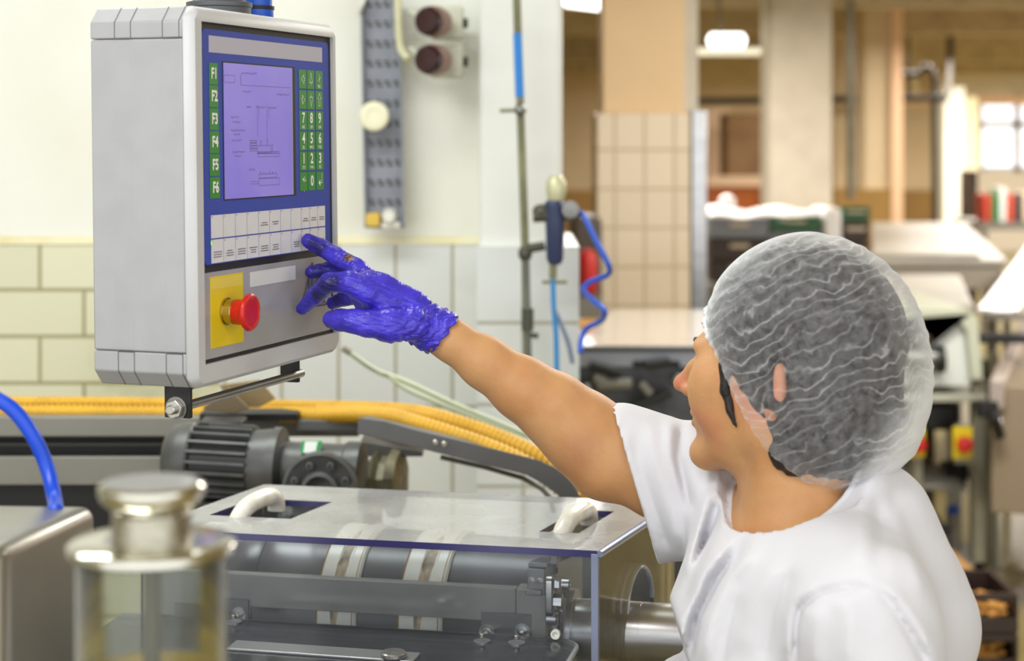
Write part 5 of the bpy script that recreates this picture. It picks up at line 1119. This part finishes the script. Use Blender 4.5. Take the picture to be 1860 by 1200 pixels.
s.chain([(H(.082, 0, .024), .0080), (H(.104, 0, -.002), .0082), (H(.119, 0, -.018), .0090)], .010)
s.ell(H(.121, 0, -.021), (.0100, .0095, .0085), HA, .005)
s.ell(H(.0965, 0, -.047), (.0085, .021, .0055), HA, .005); s.ell(H(.0950, 0, -.059), (.0090, .018, .0062), HA, .004)
s.ell(H(.108, 0, -.0532), (.012, .024, .0012), HA, .002, 'sub')
NB = P(1475, 962, 1.86)
s.chain([(H(-.035, 0, -.035), .056), (P(1452, 905, 1.862), .054), (NB, .064)], .035)
s.cone(H(-.02, .055, -.06), P(1400, 975, 1.84), .012, .012, .03)
s.ell(H(.022, 0, -.078), (.040, .040, .024), HA, .02)
s.chain([(LS, .052), (NB-Z3*.045, .060), (RS_-Z3*.012, .048)], .04)
s.ell(CC-Z3*.02, (.098, .155, .115), BAx, .05); s.ell(CC-Z3*.13+X3*.01, (.098, .14, .16), BAx, .06)
s.chain([(LS-Z3*.01, .050), (Vector((.350, 1.655, 1.10)), .045), (Vector((.350, 1.65, 1.02)), .040)], .03)
s.chain([(RS_, .052), (P(1200, 860, 2.03), .050), (P(1120, 822, 2.04), .0475), (P(1060, 780, 2.04), .0435), (P(1005, 742, 2.035), .0405), (P(950, 706, 2.03), .0350), (P(880, 658, 2.025), .0285), (P(820, 618, 2.02), .0228), (WR, .0205)], .012)
s.cone(P(1045, 800, 2.03), P(1090, 845, 2.04), .030, .034, .03)
s.chain([(Vector((.350, 1.652, 1.06)), .042), (Vector((.360, 1.645, .98)), .041), (Vector((.30, 1.64, .92)), .038), (Vector((.16, 1.64, .87)), .026)], .02)
s.ell(Vector((.11, 1.64, .862)), (.05, .018, .032), None, .015)
for k_ in range(4): s.chain([(Vector((.085, 1.64, .878-.014*k_)), .0085), (Vector((.045, 1.642, .872-.015*k_)), .0078), (Vector((.022+.004*abs(k_-1), 1.655, .862-.014*k_)), .0065)], .004)
s.chain([(Vector((.125, 1.63, .885)), .011), (Vector((.09, 1.615, .905)), .0095), (Vector((.065, 1.615, .905)), .008)], .006)
hand(s, -.0022)
m_skin = mat('skin', (198, 150, 102), .5, var=.10, vscale=22, bump=.10, bscale=260, sub=.12, col2=(188, 134, 88), spec=.35)
spots(m_skin, [(H(.055, .05, -.045), .022, (206, 128, 100), .9, .55), (H(.122, 0, -.02), .016, (204, 118, 100), .9, .7), (H(-.012, .08, 0), .03, (214, 130, 110), .9, .8),
               (H(.100, .0, -.053), .0105, (176, 92, 90), .5, .8), (P(1052, 815, 2.0), .02, (170, 112, 84), .9, .5), (H(.052, .062, .012), .0014, (120, 70, 50), .3, .7)])
body = mk_sdf('body', s, m_skin, woman, 2)
m_eye = mat('eye_white', (230, 226, 220), .2); m_iris = mat('iris_brown', (60, 40, 28), .2)
for g_ in (1, -1):
    e = mk('eye', M().ell(H(.0745, .031*g_, .009), .0135, .0115, .0075, HA), m_eye, woman, ang=180); mk('iris', M().ell(H(.0845, .031*g_, .009), .0040, .0055, .0055, HA), m_iris, e, ang=180)
    mk('eyebrow', M().tube([H(.090, .012*g_, .027), H(.088, .030*g_, .034), H(.074, .045*g_, .031)], [.003, .0035, .0015], 8), mat('dark_hair', (38, 30, 28), .55, var=.4, vscale=60, bump=.6, bscale=180), woman)
# ---- glove
g = Sdf((-.262, 1.93, 1.40), (-.055, 2.15, 1.60), .0013)
hand(g, .0004, .003)
g.chain([(P(770, 590, 2.016), .0245), (P(786, 598, 2.018), .0262), (P(806, 606, 2.018), .0272)], .006)
X, Y, Z = g.grid((slice(None),)*3)
PX, PY = g.px()
a1 = ((PX-700)*.80+(PY-560)*.60); a2 = (-(PX-700)*.60+(PY-560)*.80)
wr = np.clip((a1-10)/60, 0, 1)
wob = np.sin(a2*.10+Y*60)*5+np.sin(a2*.23+1+X*90)*2.5
g.F -= (wr*(.0008*np.sin((a1+wob)*.36)+.0006*np.sin((a1*.8+a2*.35+wob*1.4)*.83+2)) + .00022*np.sin((a1+wob)*1.1)+.0002*np.sin(a2*.7+a1*.2)).astype(np.float32)
g.fold2([([(648, 560), (690, 545), (735, 540)], .0007, 4), ([(652, 566), (700, 556), (750, 556)], -.0007, 3.5), ([(655, 572), (705, 568), (762, 572)], .0007, 4), ([(655, 580), (700, 580), (758, 590)], -.0007, 3.5),
 ([(668, 498), (700, 512), (740, 536)], .0006, 4), ([(676, 508), (712, 528), (752, 550)], -.0006, 3), ([(660, 520), (690, 524), (716, 540)], -.0005, 3), ([(640, 596), (690, 604), (740, 606)], .0006, 4), ([(650, 588), (700, 594), (746, 598)], -.0006, 3),
 ([(628, 570), (632, 584), (630, 596)], -.0005, 3), ([(618, 505), (622, 515), (620, 526)], -.0006, 3), ([(606, 500), (612, 512), (608, 524)], -.0006, 3), ([(600, 455), (604, 464), (600, 474)], -.0005, 3), ([(585, 441), (590, 452), (584, 460)], -.0005, 3),
 ([(655, 484), (648, 498), (650, 512)], -.0005, 3), ([(663, 492), (657, 504), (660, 518)], .0005, 3)], 2.05, 2.12)
cut = WR+Vector((.004, 0, -.0035)); nn = Vector((.80, 0, -.60))
X, Y, Z = g.grid((slice(None),)*3)
d = ((X-cut[0])*nn[0]+(Z-cut[2])*nn[2]-.0015*np.sin(Z*420+Y*150)).astype(np.float32); g.F = np.maximum(g.F, d)
g.cone(P(772, 592, 2.018), P(830, 632, 2.018), .0225, .0240, .001, 'sub')
m_glove = mat('violet_glove', (70, 58, 204), .34, var=.22, vscale=26, bump=.45, bscale=75, sub=.06, col2=(52, 42, 166), spec=.5, stretch=(1.4, 1, 2.6))
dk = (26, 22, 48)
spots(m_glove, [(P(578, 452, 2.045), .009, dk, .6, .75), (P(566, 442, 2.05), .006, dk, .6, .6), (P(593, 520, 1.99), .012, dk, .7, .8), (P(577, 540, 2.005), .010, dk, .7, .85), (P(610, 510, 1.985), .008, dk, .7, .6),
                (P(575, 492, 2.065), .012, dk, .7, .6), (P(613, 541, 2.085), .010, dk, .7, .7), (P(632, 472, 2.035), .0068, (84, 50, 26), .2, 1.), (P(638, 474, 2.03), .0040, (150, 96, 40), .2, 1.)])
glove = mk_sdf('glove', g, m_glove, woman, 1)
# ---- hair
m_hair = MATS['dark_hair']
hs = Sdf((.12, 1.70, 1.29), (.47, 2.02, 1.61), .0032)
hs.ell(H(-.026, 0, .048), (.108, .088, .099), HA, .01); hs.ell(P(1530, 735, 1.875), (.060, .060, .072), HA, .03); hs.ell(H(-.050, 0, -.020), (.066, .084, .072), HA, .03)
hs.plane(H(.036, 0, .0145), HF*.775-HU*.632)
hs.chain([(H(.032, .064, .016), .009), (H(.030, .0680, -.008), .0065), (H(.025, .0695, -.028), .0045), (H(.017, .0700, -.044), .0018)], .003); hs.ell(P(1492, 818, 1.855), (.050, .062, .042), HA, .02)
hs.chain([(P(1406, 792, 1.808), .010), (P(1424, 828, 1.798), .012), (P(1444, 866, 1.804), .003)], .012)
X, Y, Z = hs.grid((slice(None),)*3); hs.F -= (.0009*np.sin(X*420+np.sin(Z*90)*2+Y*130)).astype(np.float32)
for g_ in (1,): hs.ell(H(-.038, .088*g_, .010), (.011, .018, .027), HA, .004, 'sub'); hs.ell(H(-.026, .086*g_, -.030), (.012, .016, .009), HA, .004, 'sub')
hair = mk_sdf('hair', hs, m_hair, woman, 1)
# ---- hairnet, a thin translucent shell
ns = Sdf((.12, 1.66, 1.27), (.52, 2.05, 1.63), .0028)
ns.ell(H(-.030, 0, .052), (.113, .096, .104), HA, .01); ns.ell(H(-.038, 0, -.020), (.086, .097, .088), HA, .03)
ns.ell(P(1545, 730, 1.865), (.072, .080, .082), HA, .05); ns.ell(P(1575, 660, 1.87), (.052, .07, .08), HA, .05)
X, Y, Z = ns.grid((slice(None),)*3)
pl_ = ((X-H(.036, 0, .0145)[0])*(HF*.775-HU*.632)[0]+(Y-H(.036, 0, .0145)[1])*(HF*.775-HU*.632)[1]+(Z-H(.036, 0, .0145)[2])*(HF*.775-HU*.632)[2]).astype(np.float32)
ns.F = np.maximum(ns.F, pl_)
ns.ell(P(1520, 800, 1.865), (.058, .066, .050), HA, .025); ns.ell(P(1478, 838, 1.855), (.028, .045, .024), HA, .02)
PX, PY = ns.px(); wv = (-(PX*.42)+(-(PY)*.90)); wob = 9*np.sin(PX*.018+Y*9)+5*np.sin(PY*.041+PX*.023)
rn = np.sin((wv+wob)*.20)+.6*np.sin((wv+wob*1.7)*.37+PX*.01)
ns.F -= (.0006*rn+.0016*np.exp(-((PX-1625-((PY-650)*.25))/14)**2)*np.clip((PY-520)/60, 0, 1)*1.6).astype(np.float32)
V, Qd = ns.mesh()
inner = ns; keepc = V[Qd].mean(1)            # the shell stays open over the face: drop faces lying on the cut
nv = HF*.775-HU*.632; p0_ = H(.036, 0, .0145)
dpl = (keepc-np.array(p0_))@np.array(nv); 
bagc = np.array(P(1478, 838, 1.855)); far_bag = np.linalg.norm(keepc-bagc, axis=1) > .060
fn_ = np.cross(V[Qd[:, 1]]-V[Qd[:, 0]], V[Qd[:, 2]]-V[Qd[:, 1]]); fn_ /= np.linalg.norm(fn_, axis=1)[:, None]+1e-12
drop = (dpl > -.0045) & (fn_@np.array(nv) > .80)
Qd = Qd[~drop]; us_ = np.unique(Qd); remap = np.full(len(V), -1); remap[us_] = np.arange(len(us_)); V = V[us_]; Qd = remap[Qd]
m_net = bpy.data.materials.new('hairnet_fabric'); m_net.use_nodes = True; nt = m_net.node_tree; nt.nodes.clear()
def nd(t, **kw):
    n = nt.nodes.new(t)
    for k_, v_ in kw.items(): setattr(n, k_, v_)
    return n
def mth(op, a, b_=None, c_=None, clamp=False):
    n = nd('ShaderNodeMath', operation=op, use_clamp=clamp)
    for i, v_ in enumerate((a, b_, c_)):
        if v_ is None: continue
        if isinstance(v_, (int, float)): n.inputs[i].default_value = v_
        else: nt.links.new(v_, n.inputs[i])
    return n.outputs[0]
out = nd('ShaderNodeOutputMaterial'); geo = nd('ShaderNodeNewGeometry'); dot = nd('ShaderNodeVectorMath', operation='DOT_PRODUCT'); dot.inputs[1].default_value = (-.42, .15, .9)
no1 = nd('ShaderNodeTexNoise'); no1.inputs['Scale'].default_value = 16; no1.inputs['Detail'].default_value = 4; nt.links.new(geo.outputs['Position'], no1.inputs[0])
no2 = nd('ShaderNodeTexNoise'); no2.inputs['Scale'].default_value = 110; no2.inputs['Detail'].default_value = 8; no2.inputs['Roughness'].default_value = .7; nt.links.new(geo.outputs['Position'], no2.inputs[0])
nt.links.new(geo.outputs['Position'], dot.inputs[0])
ph = mth('MULTIPLY_ADD', no1.outputs[0], .07, dot.outputs['Value'])
w1 = mth('POWER', mth('MULTIPLY_ADD', mth('SINE', mth('MULTIPLY', ph, 500.)), .5, .5), 9.)
amp = mth('MULTIPLY', w1, mth('MULTIPLY_ADD', no1.outputs[0], 1.6, -.45, True))
lw = nd('ShaderNodeLayerWeight'); lw.inputs[0].default_value = .5
eg = mth('POWER', lw.outputs['Facing'], 2.6)
bagd = nd('ShaderNodeVectorMath', operation='DISTANCE'); bagd.inputs[1].default_value = tuple(P(1625, 790, 1.84)); nt.links.new(geo.outputs['Position'], bagd.inputs[0])
bag = nd('ShaderNodeMapRange', interpolation_type='SMOOTHSTEP'); bag.inputs[1].default_value = .095; bag.inputs[2].default_value = .03; bag.inputs[3].default_value = 0; bag.inputs[4].default_value = .62
nt.links.new(bagd.outputs['Value'], bag.inputs[0])
f1 = mth('MULTIPLY_ADD', no2.outputs[0], .52, -.15); f2 = mth('MULTIPLY_ADD', amp, .50, f1); f3 = mth('MULTIPLY_ADD', eg, 1.15, f2); f4 = mth('ADD', f3, bag.outputs[0], None, True)
f5 = mth('MINIMUM', f4, .95)
tr_ = nd('ShaderNodeBsdfTransparent'); df_ = nd('ShaderNodeBsdfDiffuse'); df_.inputs[0].default_value = rgb((238, 240, 242)); tl = nd('ShaderNodeBsdfTranslucent'); tl.inputs[0].default_value = rgb((238, 240, 242))
mm = nd('ShaderNodeMixShader'); mm.inputs[0].default_value = .25; nt.links.new(df_.outputs[0], mm.inputs[1]); nt.links.new(tl.outputs[0], mm.inputs[2])
ms = nd('ShaderNodeMixShader'); nt.links.new(f5, ms.inputs[0]); nt.links.new(tr_.outputs[0], ms.inputs[1]); nt.links.new(mm.outputs[0], ms.inputs[2]); nt.links.new(ms.outputs[0], out.inputs[0])
lo = V.min(0); c = Vector((V[:, 0].mean(), V[:, 1].mean(), lo[2])); me = bpy.data.meshes.new('hairnet'); me.from_pydata([tuple(v) for v in (V-np.array(c))], [], [tuple(int(i) for i in q) for q in Qd]); me.validate()
net = link('hairnet', me, m_net, woman, c, True, 180); md = net.modifiers.new('smooth', 'SMOOTH'); md.factor = .5; md.iterations = 2
# gathered elastic rim along the open edge of the net
bm = bmesh.new(); bm.from_mesh(me); ed = [e for e in bm.edges if e.is_boundary]; adj = {}
for e in ed:
    a_, b_ = e.verts; adj.setdefault(a_.index, []).append(b_.index); adj.setdefault(b_.index, []).append(a_.index)
bm.verts.ensure_lookup_table(); loops = []; seen = set()
for st in adj:
    if st in seen: continue
    L = [st]; seen.add(st); cur = st
    while True:
        nx = [x for x in adj[cur] if x not in seen]
        if not nx: break
        cur = nx[0]; seen.add(cur); L.append(cur)
    loops.append(L)
L = max(loops, key=len); pts = [bm.verts[i].co+c for i in L]; bm.free(); print('net rim', len(L), [len(x) for x in loops][:6])
for _ in range(6): pts = [(pts[i-1]+pts[i]*2+pts[(i+1) % len(pts)])/4 for i in range(len(pts))]
pts = resample(pts+[pts[0]], .0022)
rimr = [.0032+.0013*math.sin(i*1.9)+.0006*math.sin(i*.7) for i in range(len(pts))]
mk('elastic_rim', M().tube(pts, rimr, 8, closed=True), mat('elastic_white', (226, 226, 226), .7, sub=.1), net, ang=180)
# ---- T-shirt
t = Sdf((.02, 1.50, .80), (.56, 2.20, 1.42), .0038)
t.chain([(LS+Z3*.006, .062), (NB-Z3*.030, .074), (RS_+Z3*.006, .062)], .05)
t.ell(CC+Vector((.004, -.005, -.03)), (.130, .178, .140), BAx, .06); t.ell(CC+Vector((-.005, 0, -.14)), (.140, .175, .20), BAx, .06); t.ell(CC+Vector((.01, 0, -.32)), (.145, .18, .18), BAx, .06)
t.cone(P(1600, 930, 1.86), P(1655, 1120, 1.84), .050, .070, .06)
t.chain([(LS+Vector((.0, 0, -.02)), .064), (Vector((.350, 1.645, 1.12)), .066), (Vector((.362, 1.635, 1.03)), .072)], .035)
t.cone(Vector((.362, 1.635, 1.03)), Vector((.366, 1.63, .96)), .074, .070, .01)
SC = P(1163, 872, 2.035)
t.cone(RS_+Z3*-.004, P(1125, 862, 2.035), .070, .083, .030, flat=((0, 1, 0), .80))
t.cone(P(1230, 900, 2.03), P(1180, 960, 2.03), .045, .036, .04)
# neckline ring: an oval lying on the shoulders, the shirt is drawn up to it
c1, c3, c2_ = P(1556, 866, 1.815), P(1364, 880, 1.915), P(1424, 968, 1.805)
RO = (c1+c3)/2; rv = (c1-c3)/2; rw = c2_-RO; cn = rv.cross(rw).normalized(); cn = cn if cn.z > 0 else -cn
def ring(k, up): return [RO+(rv*math.cos(a_)+rw*math.sin(a_))*k+cn*up for a_ in [2*math.pi*i/28 for i in range(29)]]
rg_ = ring(1.06, -.010); t.chain([(p_, .0105) for p_ in rg_], .030)
t.fold2([([(1330, 985), (1275, 1045), (1235, 1130), (1212, 1215)], .014, 20), ([(1356, 978), (1300, 1045), (1265, 1120), (1248, 1215)], -.010, 11), ([(1380, 985), (1325, 1050), (1292, 1125), (1272, 1215)], .008, 16),
 ([(1312, 900), (1290, 960), (1262, 1030), (1238, 1110)], -.010, 12), ([(1290, 880), (1268, 960), (1245, 1050)], .006, 12),
 ([(1444, 1215), (1446, 1150), (1452, 1105), (1482, 1080), (1540, 1068), (1600, 1070)], -.007, 8), ([(1430, 1215), (1432, 1120), (1450, 1085), (1490, 1062)], .004, 12),
 ([(1590, 1066), (1625, 1100), (1655, 1150), (1690, 1215)], -.007, 9), ([(1560, 1050), (1620, 1080), (1668, 1140), (1712, 1215)], .005, 14),
 ([(1530, 1080), (1545, 1120), (1540, 1215)], .004, 18), ([(1485, 1100), (1478, 1160), (1482, 1215)], .004, 16),
 ([(1410, 1010), (1372, 1085), (1345, 1190)], .004, 22), ([(1440, 1030), (1405, 1110), (1388, 1215)], -.005, 14), ([(1345, 1080), (1322, 1150), (1310, 1215)], -.004, 12),
 ([(1590, 900), (1600, 960), (1596, 1040)], -.003, 12), ([(1560, 890), (1568, 950), (1560, 1030)], .003, 14), ([(1620, 920), (1650, 1000), (1680, 1080)], .003, 14)], 1.90, 1.98)
t.fold2([([(1240, 770), (1232, 830), (1244, 880), (1256, 930)], -.010, 9), ([(1150, 790), (1165, 860), (1196, 950), (1215, 1000)], -.006, 9), ([(1180, 765), (1192, 840), (1218, 930), (1232, 1000)], .006, 14),
 ([(1215, 760), (1216, 820), (1232, 900)], .006, 10), ([(1136, 760), (1128, 800), (1146, 880), (1186, 985)], -.0025, 5)], 2.02, 2.06)
X, Y, Z = t.grid((slice(None),)*3)
t.F -= (.0010*np.sin(X*60+Z*38+np.sin(Y*30)*1.3)+.0008*np.sin(X*-45+Z*70+Y*40)).astype(np.float32)
# cuff of the raised sleeve: cut, then hollowed around the arm
t.F = np.maximum(t.F, np.where((X < .20) & (Z > 1.12), ((X-P(1118, 0, 2.03).x-(np.clip(1.39-Z, 0, 1)*.0)-.30*(1.37-Z)+.10*(Z-1.33)**2*0)*-1.0), -1.).astype(np.float32))
t.cone(P(1060, 835, 2.035), P(1165, 880, 2.035), .0715, .071, .004, 'sub', flat=((0, 1, 0), .80))
# left sleeve hem, waist hem
t.plane(Vector((0, 0, .86)), (0, 0, -1))
t.cone(Vector((.368, 1.63, .86)), Vector((.366, 1.632, .98)), .060, .060, .004, 'sub')
# neck hole
X, Y, Z = t.grid((slice(None),)*3)
dx, dy, dz = X-RO[0], Y-RO[1], Z-RO[2]
qa = (dx*rv[0]+dy*rv[1]+dz*rv[2]); qb = (dx*rw[0]+dy*rw[1]+dz*rw[2]); g11, g12, g22 = rv.dot(rv), rv.dot(rw), rw.dot(rw); gd = g11*g22-g12*g12; qa, qb = (qa*g22-qb*g12)/gd, (qb*g11-qa*g12)/gd
pd = dx*cn[0]+dy*cn[1]+dz*cn[2]; rho = np.sqrt(qa*qa+qb*qb)
hole_ = np.maximum((rho-.985)*.070, -(pd+.055)); t.F = np.maximum(t.F, -hole_).astype(np.float32)
t.F = np.where((rho < 1.35) & (pd > .0), np.maximum(t.F, (pd-.004)), t.F).astype(np.float32)
m_shirt = mat('white_cotton', (212, 212, 217), .85, var=.015, vscale=10, bump=.22, bscale=32, spec=.2)
shirt = mk_sdf('t_shirt', t, m_shirt, woman, 5)
mk('collar', M().tube(ring(1.05, -.003)[:-1], .0100, 12, closed=True, sx=.5, up=cn), m_shirt, shirt, ang=180)
# ---- trousers and shoes, below the frame
q_ = Sdf((.10, 1.55, .0), (.56, 2.2, .98), .010)
hp_ = Vector((.315, 1.85, .90)); q_.ell(hp_, (.12, .165, .13), BAx, .04)
for s_, off in ((-1, -.09), (1, .09)):
    hj = hp_+BR*off-Z3*.04; kn = hp_+BR*off+BF*.02-Z3*.45; an = hp_+BR*off-Z3*.80; q_.chain([(hj, .088), (kn, .066), (an, .060)], .03)
mk_sdf('trousers', q_, mat('white_trousers', (226, 226, 226), .85), woman, 2)
for off in (-.09, .09):
    an = hp_+BR*off-Z3*.84; b = Sdf(tuple(an+Vector((-.24, -.14, -.07))), tuple(an+Vector((.14, .14, .10))), .005)
    b.ell(an+BF*.04+Z3*-.02, (.125, .045, .038), BAx, .01).cone(an, an+Z3*.05, .042, .045, .02); b.plane(Vector((0, 0, .001)), (0, 0, -1)); mk_sdf('shoe', b, mat('white_clog', (214, 214, 212), .5), woman, 1)
